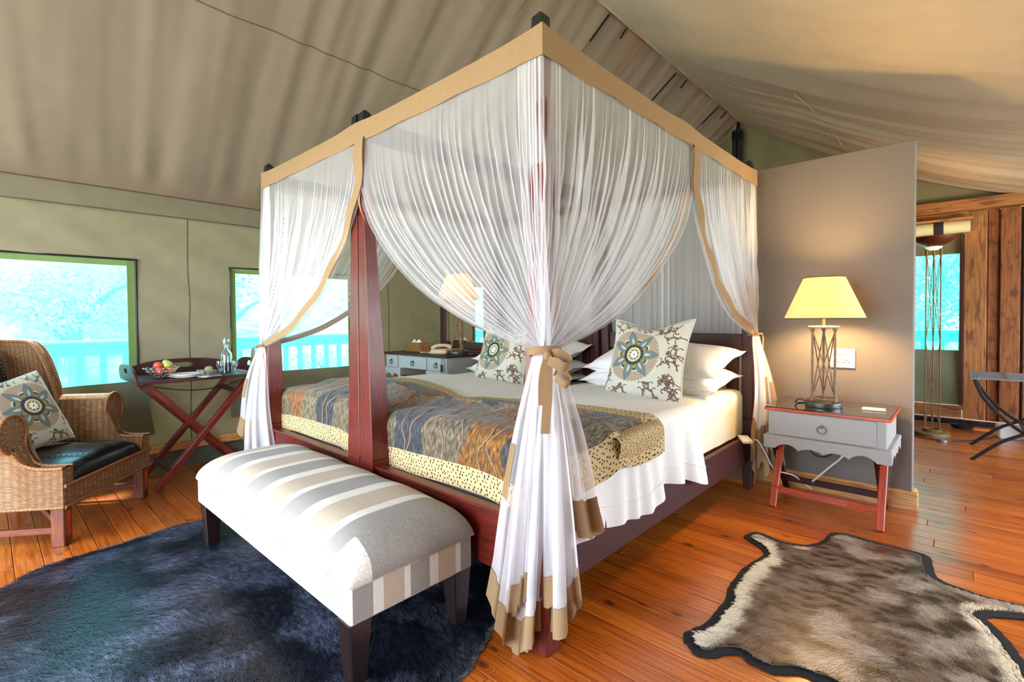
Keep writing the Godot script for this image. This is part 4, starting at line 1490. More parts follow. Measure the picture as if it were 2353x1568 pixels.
func build_net() -> void:
	var net := thing("bed_net", "white mosquito net with sand-coloured bands over both beds, tied back at the posts", "mosquito net", Vector3(-1.1, 1.0, -1.05))
	var o := 0.035
	var x0 := -2.225 - o
	var x1 := 0.0 + o
	var z1 := 0.0 + o
	var z0 := -2.075 - o - 0.02
	# valance band round the top
	for e in [[Vector3(x0, 0, z1), Vector3(x1, 0, z1), Vector3.BACK], [Vector3(x1, 0, z1), Vector3(x1, 0, z0), Vector3.RIGHT], [Vector3(x1, 0, z0), Vector3(x0, 0, z0), Vector3.FORWARD], [Vector3(x0, 0, z0), Vector3(x0, 0, z1), Vector3.LEFT]]:
		var b := mb()
		b.grid(60, 4, func(u: float, v: float):
			var q: Vector3 = e[0].lerp(e[1], u)
			var peak := 0.016 * (exp(-u * 16.0) + exp(-(1.0 - u) * 16.0) + 0.7 * exp(-pow((u - 0.5) * 18.0, 2)))
			q.y = lerpf(1.932, 2.018 + peak, v)
			return q + e[2] * 0.004 * sin(u * 40.0) * (1.0 - v) * (1.0 if u > 0.02 and u < 0.98 else 0.0), Vector2(1, 1), Vector2(), e[2])
		part("valance", b, M.hem, net)
	# net ceiling
	var yb := 1.945
	var TN := Vector3(x1 + 0.012, 0.995, z1 + 0.012)
	var TFL := Vector3(x0 + 0.02, 0.935, z1 + 0.012)
	var TFR := Vector3(x1 + 0.012, 0.985, z0 + 0.08)
	var TBL := Vector3(x0 + 0.04, 0.96, z0 + 0.08)
	net_panel(net, Vector3(x1 - 0.01, yb, z1 - 0.012), Vector3(-1.10, yb, z1 - 0.010), TN, Vector3.BACK, 27, 1, Vector3(0.13, 0.25, 0.50), Vector3(0.045, 0.0, 0.34))
	net_panel(net, Vector3(x0 + 0.01, yb, z1 - 0.012), Vector3(-1.02, yb, z1 - 0.005), TFL, Vector3.BACK, 26, 2, Vector3(0.03, 0.26, 0.55), Vector3(0.058, 0.0, 1.0))
	net_panel(net, Vector3(x1 - 0.012, yb, z1 - 0.01), Vector3(x1 - 0.011, yb, -1.20), TN, Vector3.RIGHT, 28, 3, Vector3(0.0, 0.27, 0.50), Vector3(-0.05, 0.0, 0.75))
	net_panel(net, Vector3(x1 - 0.012, yb, z0 + 0.01), Vector3(x1 - 0.006, yb, -1.12), TFR, Vector3.RIGHT, 24, 4, Vector3(0.06, 0.26, 0.62), Vector3(0.075, 0.0, 1.0))
	net_panel(net, Vector3(x0, yb, z1), Vector3(x0, yb, -1.15), TFL, Vector3.LEFT, 24, 5, Vector3(0.0, 0.29, 0.5), Vector3(0.05, 0.0, 1.0))
	net_panel(net, Vector3(x0, yb, z0), Vector3(x0 - 0.004, yb, -0.95), TBL, Vector3.LEFT, 24, 6, Vector3(0.0, 0.25, 0.5), Vector3(0.05, 0.0, 1.0))
	for q in [[TN, 1.0, 1.0, 41], [TFL, -1.0, 1.0, 42], [TFR, 1.0, -1.0, 43]]:
		net_corner(net, q[0], Vector3(x1 - 0.006 if q[1] > 0 else x0 + 0.006, yb, z1 - 0.006 if q[2] > 0 else z0 + 0.006), q[1], q[2], q[3])
	# straight net behind the headboards
	var f := FastNoiseLite.new()
	f.seed = 9
	f.frequency = 1.0
	var b := mb()
	var nf := 44
	b.grid(nf * 8, 12, func(u: float, v: float):
		var ph: float = u * nf + 1.3 * f.get_noise_1d(u * 12.0)
		var k := 0.3 + 2.8 * pow(hash1(int(ph) * 7 + 3), 2.0)
		var x := lerpf(x0, x1, clampf(u - k / (TAU * nf) * sin(ph * TAU), 0, 1))
		return Vector3(x, lerpf(1.94, 0.12, v), z0 + 0.012 + (0.004 + 0.012 * v) * cos(ph * TAU)), Vector2(1, 1), Vector2(), Vector3.BACK)
	var hc := part("curtain", b, M.net, net)
	b = mb()
	b.grid(160, 2, func(u: float, v: float): return Vector3(lerpf(x0, x1, u), lerpf(0.12, 0.02, v), z0 + 0.012 + 0.014 * cos(u * 120.0)), Vector2(1, 1), Vector2(), Vector3.BACK)
	part("hem_band", b, M.hem, hc)
	# gathered tails under the ties
	net_leaf(net, TN, Vector3(0.01, 0.03, 0.085), Vector3(0.83, 0, -0.56).normalized(), 0.110, 2.2, 0.036, 11, 0.11, 0, 0.10)
	net_leaf(net, TN + Vector3(-0.01, 0, 0.012), Vector3(-0.075, 0.13, 0.095), Vector3(0.95, 0, -0.3).normalized(), 0.068, 1.6, 0.028, 12, 0.11, -1, 0.10)
	net_leaf(net, TN + Vector3(0.01, 0, -0.012), Vector3(0.085, 0.375, -0.09), Vector3(0.45, 0, -0.9).normalized(), 0.10, 1.8, 0.022, 13, 0.13, 1, 0.04)
	net_leaf(net, TN + Vector3(0.006, 0, 0.006), Vector3(0.055, 0.14, 0.02), Vector3(0.7, 0, -0.7).normalized(), 0.10, 2.0, 0.028, 14, 0.11, 0, 0.09)
	net_leaf(net, TFL, Vector3(x0 + 0.05, 0.05, z1 + 0.05), Vector3(0.9, 0, -0.4).normalized(), 0.13, 2.6, 0.028, 15, 0.12, 0, 0.08)
	net_leaf(net, TFL + Vector3(-0.012, 0, 0.01), Vector3(x0 - 0.10, 0.34, z1 + 0.06), Vector3(0.9, 0, -0.4).normalized(), 0.085, 1.6, 0.02, 16, 0.12, -1, 0.08)
	net_leaf(net, TFR, Vector3(x1 + 0.08, 0.12, z0 + 0.10), Vector3(0.5, 0, -0.85).normalized(), 0.12, 2.2, 0.026, 17, 0.13, 1, 0.08)
	net_leaf(net, TFR + Vector3(0.01, 0, 0.02), Vector3(x1 + 0.06, 0.22, z0 + 0.17), Vector3(0.5, 0, -0.85).normalized(), 0.08, 1.6, 0.022, 18, 0.22, 1, 0.10)
	# ties
	for q in [[TN, 0.050, 1.0], [TFL, 0.042, 0.6], [TFR, 0.042, 0.5], [TBL, 0.035, 0.5]]:
		b = mb()
		var ring := []
		for i in 24:
			var a := TAU * i / 24
			ring.append(Vector3(q[0].x + q[1] * cos(a), q[0].y + 0.006 * sin(a * 2.0 + 1.0), q[0].z + q[1] * sin(a)))
		b.grid(24, 4, func(u: float, v: float):
			var a: float = TAU * u
			var r: float = q[1] * (1.0 + 0.10 * sin(v * PI))
			return Vector3(q[0].x + r * cos(a), q[0].y + (v - 0.5) * 0.026 * q[2] + 0.008 * sin(a + 0.8), q[0].z + r * sin(a)), Vector2(1, 1), Vector2(), Vector3.ZERO)
		part("tie_band", b, M.ribbon, net)
	var s := Vector3(0.74, 0, -0.68)
	var c := Vector3(0.68, 0, 0.74)
	var K := TN + c * 0.055 + s * 0.004 + Vector3(0, -0.008, 0)
	ribbon(net, [K, K + c * 0.012 + Vector3(0, -0.05, 0) - s * 0.014, K + c * 0.01 + Vector3(0, -0.10, 0) - s * 0.018, K + c * 0.014 + Vector3(0, -0.150, 0) - s * 0.018], s, 0.022)
	ribbon(net, [K, K + c * 0.02 + Vector3(0, -0.06, 0), K + c * 0.018 + Vector3(0, -0.13, 0) - s * 0.002, K + c * 0.02 + Vector3(0, -0.235, 0) - s * 0.010], s, 0.028)
	b = mb()
	for e in [[1.0, 0.0], [0.7, -0.055]]:
		var k: float = e[0]
		var K2 := K + Vector3(0, e[1], 0) + s * (0.02 if e[1] < 0 else 0.0)
		var lp := curve([K2, K2 + s * 0.03 * k + c * 0.012 + Vector3(0, 0.008, 0), K2 + s * 0.068 * k + c * 0.012 + Vector3(0, -0.020, 0), K2 + s * 0.045 * k + c * 0.036 + Vector3(0, -0.032, 0), K2 + c * 0.022 + Vector3(0, -0.012, 0)], 8)
		b = mb()
		b.grid(lp.size() - 1, 3, func(u: float, v: float): return lp[int(round(u * (lp.size() - 1)))] + (Vector3(0, 0.027, 0) + s * 0.010) * (v - 0.5) * k, Vector2(1, 1), Vector2(), Vector3.BACK)
		part("bow_loop", b, M.ribbon, net)
	b = mb()
	b.ball(K + c * 0.008, Vector3(0.013, 0.017, 0.013), 12, 8)
	part("knot", b, M.ribbon, net)
	var KF := TFR + Vector3(0.05, 0.0, 0.015)
	ribbon(net, [KF, KF + Vector3(0.025, -0.02, -0.03), KF + Vector3(0.03, -0.07, -0.05), KF + Vector3(0.015, -0.05, -0.02), KF], Vector3(0.3, 0.2, 0.4), 0.012)
	ribbon(net, [KF, KF + Vector3(0.01, -0.03, 0.03), KF + Vector3(0.015, -0.09, 0.05)], Vector3(0.2, 0, -0.9), 0.014)
	var KL := TFL + Vector3(-0.02, 0.0, 0.04)
	ribbon(net, [KL, KL + Vector3(-0.05, -0.02, 0.0), KL + Vector3(-0.065, -0.08, 0.0), KL + Vector3(-0.045, -0.09, 0.0), KL + Vector3(-0.02, -0.02, 0)], Vector3(0.1, 0.1, 0.9), 0.012)
	ribbon(net, [KL + Vector3(0.10, -0.01, 0), KL + Vector3(0.13, -0.06, 0), KL + Vector3(0.14, -0.13, 0)], Vector3(0.9, 0, -0.4), 0.006)

# ---------------------------------------------------------------- furniture
func uv_planar(b: MB, f: Callable) -> void:
	for i in b.v.size(): b.t[i] = f.call(b.v[i], b.n[i])

func build_bench() -> void:
	var x0 := -1.765
	var x1 := -0.272
	var z0 := 0.062
	var z1 := 0.552
	var t := thing("upholstered_bench", "long bench upholstered in grey, tan and white stripes at the foot of the beds", "bench", Vector3((x0 + x1) / 2, 0, (z0 + z1) / 2))
	var cx := (x0 + x1) / 2
	var cz := (z0 + z1) / 2
	var hx := (x1 - x0) / 2
	var hz := (z1 - z0) / 2
	var uvf := func(p: Vector3, n: Vector3) -> Vector2:
		if absf(n.x) > 0.75: return Vector2(0.02 + (p.z - z0) * 1.35, p.y)
		return Vector2((x1 - p.x) * 0.80 - 0.03, p.z + p.y)
	var b := mb()
	b.box(Vector3(cx, 0.264, cz), Vector3(hx * 2 - 0.012, 0.118, hz * 2 - 0.012), 0.008)
	uv_planar(b, uvf)
	part("apron", b, M.bench_fabric, t)
	b = mb()
	b.grid(120, 60, func(u: float, v: float):
		var U := sin((u * 2 - 1) * PI / 2)
		var W := sin((v * 2 - 1) * PI / 2)
		var h := pow(maxf(0.0, 1.0 - pow(absf(U), 9.0)), 0.5) * pow(maxf(0.0, 1.0 - pow(absf(W), 4.0)), 0.5)
		var puff := 0.012 * (1.0 - pow(absf(h - 0.5) * 2.0, 2.0))
		var lobes := 1.0 + 0.05 * sin(U * 15.0) * pow(absf(W), 3.0)
		return Vector3(cx + U * (hx + puff), 0.322 + 0.138 * h * lobes, cz + W * (hz + puff)), Vector2(1, 1), Vector2(), Vector3.UP)
	uv_planar(b, func(p: Vector3, n: Vector3): return Vector2(0.02 + (p.z - z0) * 0.2, p.y) if p.x > x1 - 0.10 else Vector2((x1 - p.x) * 0.80 - 0.03, p.z + p.y))
	part("cushion_top", b, M.bench_fabric, t)
	b = mb()
	var w := []
	for q in [[x0, z0], [x1, z0], [x1, z1], [x0, z1]]: w.append(Vector3(q[0] + (0.012 if q[0] == x0 else -0.012), 0.323, q[1] + (0.012 if q[1] == z0 else -0.012)))
	b.tube(w, 0.004, 6, true)
	part("piping", b, M.piping, t)
	for q in [[x0 + 0.075, z1 - 0.045], [x1 - 0.05, z1 - 0.045], [x0 + 0.075, z0 + 0.045], [x1 - 0.05, z0 + 0.045]]:
		b = mb()
		b.box(Vector3(q[0], 0.108, q[1]), Vector3(0.05, 0.200, 0.05), 0.003, Basis(), Vector2(q[0], 0), Vector2(1.55, 1.55))
		part("leg", b, M.wenge, t)

func build_armchair() -> void:
	var xf := Transform3D(Basis(Vector3(-0.787, 0, -0.617), Vector3.UP, Vector3(0.617, 0, -0.787)), Vector3(-2.485, 0, 0.775))
	var t := thing("wicker_armchair", "woven wicker wing armchair with dark leather seat by the large window", "armchair", xf * Vector3(0, 0, -0.35))
	var W := 0.365
	var b: MB
	# arms with their side panels: outline in (z, y), rolled outwards at the top
	for s in [-1.0, 1.0]:
		b = mb(xf)
		# outer side
		b.grid(50, 16, func(u: float, v: float):
			var z := lerpf(0.0, -0.78, u)
			var top := 0.385 if u < 0.16 else lerpf(0.385, 0.52, smoothstep(0.16, 0.30, u))
			return Vector3(s * (W + 0.004), lerpf(0.195, top, v), z), Vector2(0.78, 0.3), Vector2(), Vector3(s, 0, 0))
		# inner side
		b.grid(50, 14, func(u: float, v: float):
			var z := lerpf(0.0, -0.70, u)
			var top := 0.385 if u < 0.16 else lerpf(0.385, 0.63, smoothstep(0.16, 0.34, u))
			return Vector3(s * (W - 0.065 - 0.01 * sin(v * PI)), lerpf(0.28, top, v), z), Vector2(0.7, 0.32), Vector2(), Vector3(-s, 0, 0))
		# top of the ledge and the rise to the scroll
		b.grid(8, 40, func(u: float, v: float):
			var p := Vector3()
			var x := lerpf(W - 0.065, W + 0.004, u)
			if v < 0.4: p = Vector3(s * x, 0.387 + 0.006 * sin(u * PI), lerpf(0.0, -0.125, v / 0.4))
			else:
				var k := (v - 0.4) / 0.6
				p = Vector3(s * (x + 0.02 * k), lerpf(0.387, 0.60, smoothstep(0.0, 1.0, k)), -0.125 - 0.10 * sin(k * PI / 2))
			return p, Vector2(0.07, 0.42), Vector2(), Vector3(0, 0.5, 1))
		# front of the post
		b.grid(6, 10, func(u: float, v: float): return Vector3(s * lerpf(W - 0.065, W + 0.004, u), lerpf(0.195, 0.387, v), 0.004 * sin(u * PI)), Vector2(0.07, 0.19), Vector2(), Vector3(0, 0, 1))
		var arm := part("arm", b, M.wicker, t)
		# the roll
		b = mb(xf)
		b.grid(40, 40, func(u: float, v: float):
			var a := lerpf(-0.55, 1.5, u) * PI
			var r := 0.088
			return Vector3(s * (W + 0.012) + s * r * cos(a) * 0.92, 0.565 + r * sin(a), lerpf(-0.205, -0.72, v)), Vector2(0.55, 0.5), Vector2(), Vector3(s, 0.8, 0))
		part("arm_roll", b, M.wicker, t)
		b = mb(xf)
		b.grid(24, 6, func(u: float, v: float):
			var a: float = u * TAU
			return Vector3(s * (W + 0.012) + s * 0.088 * 0.92 * cos(a) * v, 0.565 + 0.088 * sin(a) * v, -0.203 + 0.008 * (1.0 - v * v)), Vector2(0.5, 0.09), Vector2(), Vector3(0, 0, 1))
		part("arm_scroll", b, M.wicker, t)
		# plaited edge following the profile
		b = mb(xf)
		var pth := []
		for i in 26:
			var a := lerpf(-0.45, 1.15, i / 25.0) * PI
			pth.append(Vector3(s * (W + 0.012) + s * 0.09 * 0.92 * cos(a), 0.565 + 0.09 * sin(a), -0.20))
		for q in [[W - 0.062, 0.47, -0.195], [W - 0.055, 0.41, -0.155], [W - 0.050, 0.392, -0.10], [W - 0.055, 0.391, -0.03], [W - 0.062, 0.388, 0.004]]: pth.append(Vector3(s * q[0], q[1], q[2]))
		b.tube(curve(pth, 3), 0.008, 8)
		b.tube(curve([Vector3(s * (W + 0.006), 0.388, 0.004), Vector3(s * (W + 0.006), 0.391, -0.10), Vector3(s * (W + 0.008), 0.42, -0.17), Vector3(s * (W + 0.03), 0.49, -0.20)], 5), 0.008, 8)
		b.tube([Vector3(s * W, 0.196, 0.002), Vector3(s * W, 0.196, -0.78)], 0.008, 8)
		part("plaited_edge", b, M.cane, arm)
	# front apron
	b = mb(xf)
	b.grid(40, 10, func(u: float, v: float): return Vector3(lerpf(-W + 0.06, W - 0.06, u), lerpf(0.195, 0.300, v), 0.0), Vector2(0.62, 0.105), Vector2(), Vector3(0, 0, 1))
	b.box(Vector3(0, 0.29, -0.35), Vector3(W * 2 - 0.1, 0.02, 0.66), 0.004)
	var ap := part("apron", b, M.wicker, t)
	b = mb(xf)
	b.tube([Vector3(-W, 0.300, 0.006), Vector3(W, 0.300, 0.006)], 0.009, 8)
	b.tube([Vector3(-W, 0.196, 0.004), Vector3(W, 0.196, 0.004)], 0.010, 8)
	part("plaited_edge", b, M.cane, ap)
	# winged back
	var plan := curve([Vector3(-0.375, 0, -0.44), Vector3(-0.385, 0, -0.62), Vector3(-0.31, 0, -0.76), Vector3(0, 0, -0.80), Vector3(0.31, 0, -0.76), Vector3(0.385, 0, -0.62), Vector3(0.375, 0, -0.44)], 10)
	var topy := func(u: float) -> float:
		var k := absf(u * 2 - 1)
		return 1.0 - 0.02 * k - 0.40 * pow(maxf(0.0, (k - 0.72) / 0.28), 2.6)
	var back_pt := func(u: float, v: float, off: float) -> Vector3:
		var f: float = u * (plan.size() - 1)
		var i := mini(int(f), plan.size() - 2)
		var q: Vector3 = plan[i].lerp(plan[i + 1], f - i)
		var d: Vector3 = (plan[i + 1] - plan[i]).normalized()
		var nn := Vector3(-d.z, 0, d.x)
		var y: float = lerpf(0.25, topy.call(u), v)
		return q + nn * off + Vector3(0, y, -0.10 * (y - 0.25))
	b = mb(xf)
	b.grid(70, 40, func(u: float, v: float): return back_pt.call(u, v, 0.0), Vector2(1.5, 0.78), Vector2(), Vector3.ZERO)
	b.grid(70, 40, func(u: float, v: float): return back_pt.call(u, v, 0.05), Vector2(1.5, 0.78), Vector2(), Vector3.ZERO)
	b.grid(70, 3, func(u: float, v: float): return back_pt.call(u, 1.0, 0.05 * v) + Vector3(0, 0.012 * sin(v * PI), 0), Vector2(1.5, 0.06), Vector2(), Vector3.UP)
	var bk := part("wing_back", b, M.wicker, t)
	b = mb(xf)
	for off in [0.0, 0.05]:
		var pth := []
		for i in 71: pth.append(back_pt.call(i / 70.0, 1.0, off))
		b.tube(pth, 0.010, 8)
	part("plaited_edge", b, M.cane, bk)
	# leather pads
	b = mb(xf)
	b.grid(30, 40, func(u: float, v: float):
		var x := (u * 2 - 1)
		var y := (v * 2 - 1)
		var p := pow(maxf(0, 1.0 - pow(absf(x), 5.0)), 0.5) * pow(maxf(0, 1.0 - pow(absf(y), 6.0)), 0.5)
		return Vector3(x * 0.27, 0.68 + y * 0.27, -0.72 - 0.04 * y + 0.085 * p - 0.012 * exp(-pow((absf(x) - 0.72) * 14.0, 2))), Vector2(1, 1), Vector2(), Vector3(0, 0, 1))
	var bp := part("back_pad", b, M.teal_leather, t, "dark teal leather back pad with laced seam")
	b = mb(xf)
	for s in [-1.0, 1.0]:
		for i in 26:
			var y := lerpf(-0.9, 0.9, i / 25.0)
			var z := -0.72 - 0.04 * y + 0.083 * pow(maxf(0, 1.0 - pow(absf(y), 6.0)), 0.5)
			b.bar(Vector3(s * 0.19, 0.68 + y * 0.27 - 0.004, z - 0.006), Vector3(s * 0.203, 0.68 + y * 0.27 + 0.006, z - 0.006), 0.005, 0.006)
	part("lacing", b, M.thread, bp)
	b = mb(xf)
	b.grid(44, 44, func(u: float, v: float):
		var x := sin((u * 2 - 1) * PI / 2)
		var z := sin((v * 2 - 1) * PI / 2)
		var h := pow(maxf(0, 1.0 - pow(absf(x), 10.0)), 0.5) * pow(maxf(0, 1.0 - pow(absf(z), 12.0)), 0.5)
		var y := 0.300 + 0.085 * h + 0.022 * (1.0 - x * x) * (1.0 - z * z)
		y -= 0.006 * (exp(-pow((x * 0.9 - z * 0.35 + 0.62) * 30.0, 2)) + exp(-pow((x * 0.9 + z * 0.35 - 0.62) * 30.0, 2))) * h
		return Vector3(x * (W - 0.068), y, -0.345 + z * 0.335), Vector2(1, 1), Vector2(), Vector3.UP)
	var sp := part("seat_cushion", b, M.leather, t, "black leather seat cushion with laced seams")
	b = mb(xf)
	for s in [-1.0, 1.0]:
		for i in 30:
			var z := lerpf(-0.9, 0.93, i / 29.0)
			var x: float = s * (0.62 + 0.0) / 0.9 + (0.35 * z / 0.9) * -s
			if absf(x) > 0.93: continue
			var y := 0.385 + 0.022 * (1.0 - x * x) * (1.0 - z * z) * 1.0
			b.bar(Vector3(x * (W - 0.068) - 0.009, y + 0.001, -0.345 + z * 0.335), Vector3(x * (W - 0.068) + 0.009, y + 0.001, -0.345 + z * 0.335 + 0.006), 0.004, 0.004)
	part("lacing", b, M.thread, sp)
	# legs and stretchers
	for q in [[-W + 0.035, -0.035], [W - 0.035, -0.035], [-W + 0.04, -0.72], [W - 0.04, -0.72]]:
		b = mb(xf)
		b.box(Vector3(q[0], 0.10, q[1]), Vector3(0.058, 0.2, 0.058), 0.003, Basis(), Vector2(q[0], 0.1))
		b.box(Vector3(q[0], 0.11, q[1] + 0.030), Vector3(0.036, 0.14, 0.004), 0.0015, Basis(), Vector2(q[0], 0.1))
		var lg := part("leg", b, M.teak, t)
		b = mb(xf)
		b.box(Vector3(q[0], 0.11, q[1] + 0.0318), Vector3(0.022, 0.125, 0.004), 0.001, Basis(), Vector2(q[0], 0.5))
		part("inset_panel", b, M.cherry, lg)
	for e in [[Vector3(-W + 0.035, 0.075, -0.04), Vector3(-W + 0.04, 0.075, -0.72)], [Vector3(W - 0.035, 0.075, -0.04), Vector3(W - 0.04, 0.075, -0.72)], [Vector3(-W + 0.04, 0.12, -0.06), Vector3(W - 0.04, 0.12, -0.70)], [Vector3(W - 0.04, 0.135, -0.06), Vector3(-W + 0.04, 0.135, -0.70)]]:
		b = mb(xf)
		b.bar(e[0], e[1], 0.022, 0.03, Vector3.UP)
		part("stretcher", b, M.teak, t)
	# its cushion
	var cxf := xf * Transform3D(Basis(Vector3.UP, -0.25) * Basis(Vector3.RIGHT, -0.42) * Basis(Vector3(0, 0, 1), 0.12), Vector3(-0.05, 0.60, -0.43))
	var c := thing("cushion", "printed flower cushion leaning in the wicker armchair", "cushion", cxf.origin - Vector3(0, 0.2, 0), "printed cushions")
	part("cover", pillow_mesh(0.46, 0.44, 0.16, cxf, 0.08, 0.0, 21, Vector2(-1, -1), 0.05), M.cushion_print, c)

func half_flap(w: float, h: float, hw: float, hh: float, hy: float, sgn: float) -> PackedVector2Array:
	var p := PackedVector2Array()
	p.append(Vector2(0, 0))
	p.append(Vector2(sgn * w / 2, 0))
	for i in 13:
		var a := PI / 2 * i / 12
		p.append(Vector2(sgn * w / 2 * pow(cos(a), 0.8), h * (0.22 + 0.78 * sin(a)) if i > 0 else h * 0.22))
	p.append(Vector2(0, hy + hh / 2))
	for i in 11:
		var a := PI / 2 - PI * i / 10
		p.append(Vector2(sgn * (hw / 2 - hh / 2 + hh / 2 * cos(a)), hy + hh / 2 * sin(a)))
	p.append(Vector2(0, hy - hh / 2))
	return p

func flap(b: MB, w: float, h: float, hw: float, hh: float, hy: float, xf: Transform3D) -> void:
	for s in [-1.0, 1.0]: b.prism(half_flap(w, h, hw, hh, hy, s), 0.014, xf)

func build_butler_table() -> void:
	var t := thing("butler_tray_table", "folding mahogany butler's tray table with crossed legs under the canvas wall", "table", Vector3(-2.98, 0, 0.25))
	var Y := 0.715
	var b := mb()
	b.box(Vector3(-2.98, Y, 0.25), Vector3(0.56, 0.018, 0.70), 0.003, Basis(), Vector2(0.2, 0.2))
	part("tray", b, M.dark_mahogany, t)
	b = mb()
	flap(b, 0.54, 0.115, 0.10, 0.035, 0.072, Transform3D(Basis(Vector3(1, 0, 0), Vector3(0, 0.985, 0.17), Vector3(0, -0.17, 0.985)), Vector3(-2.98, Y - 0.006, 0.607)))
	part("end_flap", b, M.dark_mahogany, t)
	b = mb()
	flap(b, 0.54, 0.115, 0.10, 0.035, 0.072, Transform3D(Basis(Vector3(1, 0, 0), Vector3(0, 0.985, -0.17), Vector3(0, 0.17, 0.985)), Vector3(-2.98, Y - 0.006, -0.107)))
	part("end_flap", b, M.dark_mahogany, t)
	b = mb()
	flap(b, 0.68, 0.115, 0.15, 0.035, 0.068, Transform3D(Basis(Vector3(0, 0, -1), Vector3(-0.17, 0.985, 0), Vector3(0.985, 0.17, 0)), Vector3(-3.267, Y - 0.006, 0.25)))
	part("back_flap", b, M.dark_mahogany, t)
	# a strap that sags under the front edge
	b = mb()
	var pth := []
	for i in 15: pth.append(Vector3(-2.74, Y - 0.03 - 0.045 * sin(PI * i / 14.0), lerpf(0.52, 0.0, i / 14.0)))
	b.tube(pth, 0.004, 6)
	part("strap", b, M.black_plastic, t)
	for k in 2:
		var x: float = [-2.785, -3.19][k]
		b = mb()
		b.bar(Vector3(x, Y - 0.02, -0.055), Vector3(x, 0.012, 0.515), 0.034, 0.054, Vector3.RIGHT, 0.003, Vector2(k * 0.4, 0.1))
		part("leg", b, M.mahogany, t)
		b = mb()
		b.bar(Vector3(x - 0.034, Y - 0.02, 0.545), Vector3(x - 0.034, 0.012, -0.06), 0.034, 0.056, Vector3.RIGHT, 0.003, Vector2(k * 0.4, 0.6))
		part("leg", b, M.mahogany, t)
		b = mb()
		b.lathe([Vector2(0, 0), Vector2(0.009, 0), Vector2(0.009, 0.004), Vector2(0, 0.005)], 12, Transform3D(Basis(Vector3(0, 1, 0), Vector3(1, 0, 0), Vector3(0, 0, -1)), Vector3(x + 0.015, 0.355, 0.235)))
		part("pivot", b, M.brass, t)
	for e in [[0.125, 0.435], [0.6, 0.02]]:
		b = mb()
		b.bar(Vector3(-2.785, e[0], e[1]), Vector3(-3.19, e[0], e[1]), 0.028, 0.03)
		part("stretcher", b, M.dark_mahogany, t)
	for e in [[0.12, 0.02], [0.63, 0.49]]:
		b = mb()
		b.bar(Vector3(-2.82, e[0], e[1]), Vector3(-3.22, e[0], e[1]), 0.028, 0.03)
		part("stretcher", b, M.dark_mahogany, t)
	# ---- what stands on the tray
	var S := Y + 0.009
	var fc := Vector3(-2.90, S, 0.45)
	var fb := thing("fruit_bowl", "openwork silver fruit bowl at the left end of the tray", "bowl", fc)
	b = mb(Transform3D(Basis().scaled(Vector3(0.8, 0.8, 0.8)), fc))
	b.lathe([Vector2(0, 0.004), Vector2(0.042, 0.004), Vector2(0.046, 0.0), Vector2(0.05, 0.006), Vector2(0.03, 0.016), Vector2(0.0, 0.016)], 28)
	part("foot", b, M.chrome, fb)
	b = mb(Transform3D(Basis().scaled(Vector3(0.8, 0.8, 0.8)), fc))
	for k in 3:
		var n: int = [9, 12, 15][k]
		for i in n:
			var a := TAU * (i + 0.5 * (k % 2)) / n
			var r: float = [0.055, 0.085, 0.11][k]
			var y: float = [0.026, 0.046, 0.074][k]
			var c := Vector3(cos(a) * r, y, sin(a) * r)
			var nn := Vector3(cos(a) * 0.6, -0.8, sin(a) * 0.6).normalized()
			var ax := Vector3(-sin(a), 0, cos(a))
			var ay := nn.cross(ax)
			var ring := []
			for j in 12: ring.append(c + ax * cos(TAU * j / 12) * 0.020 + ay * sin(TAU * j / 12) * 0.020)
			b.tube(ring, 0.0028, 5, true)
	part("openwork", b, M.chrome, fb)
	var fr := [[0.0, 0.055, 0.0, 0.036, "apple_red", "apple", "red apple low in the middle of the silver bowl"], [0.055, 0.06, 0.02, 0.035, "peach", "peach", "orange peach at the front of the silver bowl"], [-0.045, 0.06, 0.035, 0.036, "apple_red", "apple", "red apple nearest the left rim of the silver bowl"], [0.03, 0.062, -0.055, 0.034, "peach", "peach", "orange peach at the right rim of the silver bowl"], [-0.03, 0.062, -0.04, 0.035, "apple_red", "apple", "red apple towards the canvas wall in the silver bowl"], [0.01, 0.105, 0.025, 0.034, "peach", "peach", "orange peach on top of the red apples"], [0.005, 0.108, -0.04, 0.038, "pear", "pear", "pale green pear on top of the fruit"]]
	for q in fr:
		var at: Vector3 = fc + Vector3(q[0], q[1], q[2]) * 0.8
		var f := thing(q[5], q[6], "fruit", at, "fruit in the silver bowl")
		b = mb(Transform3D(Basis(Vector3(1, 0, 0.4).normalized(), 0.5 + q[0] * 9.0), at))
		var r: float = q[3] * 0.8
		var pr := []
		for i in 17:
			var a := PI * i / 16
			var rr := r * sin(a) * (1.0 + 0.06 * cos(a))
			var yy := -r * 0.94 * cos(a)
			if q[5] == "pear" and yy > 0: rr *= 1.0 - 0.35 * yy / r; 
			if i > 13: yy -= r * 0.16 * pow((i - 13) / 3.0, 1.5)
			pr.append(Vector2(maxf(rr, 0.0), yy * (1.35 if q[5] == "pear" and yy > 0 else 1.0)))
		b.lathe(pr, 22)
		part("skin", b, M[q[4]], f)
		b = mb(Transform3D(Basis(Vector3(1, 0, 0.4).normalized(), 0.5 + q[0] * 9.0), at))
		b.tube([Vector3(0, r * 0.75, 0), Vector3(0.003, r * 1.2, 0.002)], 0.0016, 5)
		part("stalk", b, M.bark, f)
	for k in 2:
		var at := Vector3(-2.80, S + 0.012 * k, 0.335 - 0.004 * k)
		var p := single("plate", _plate(at), M.porcelain, ["white plate lying on the tray, under the other plate", "upper white plate of the two on the tray"][k], "plate", at, "white plates")
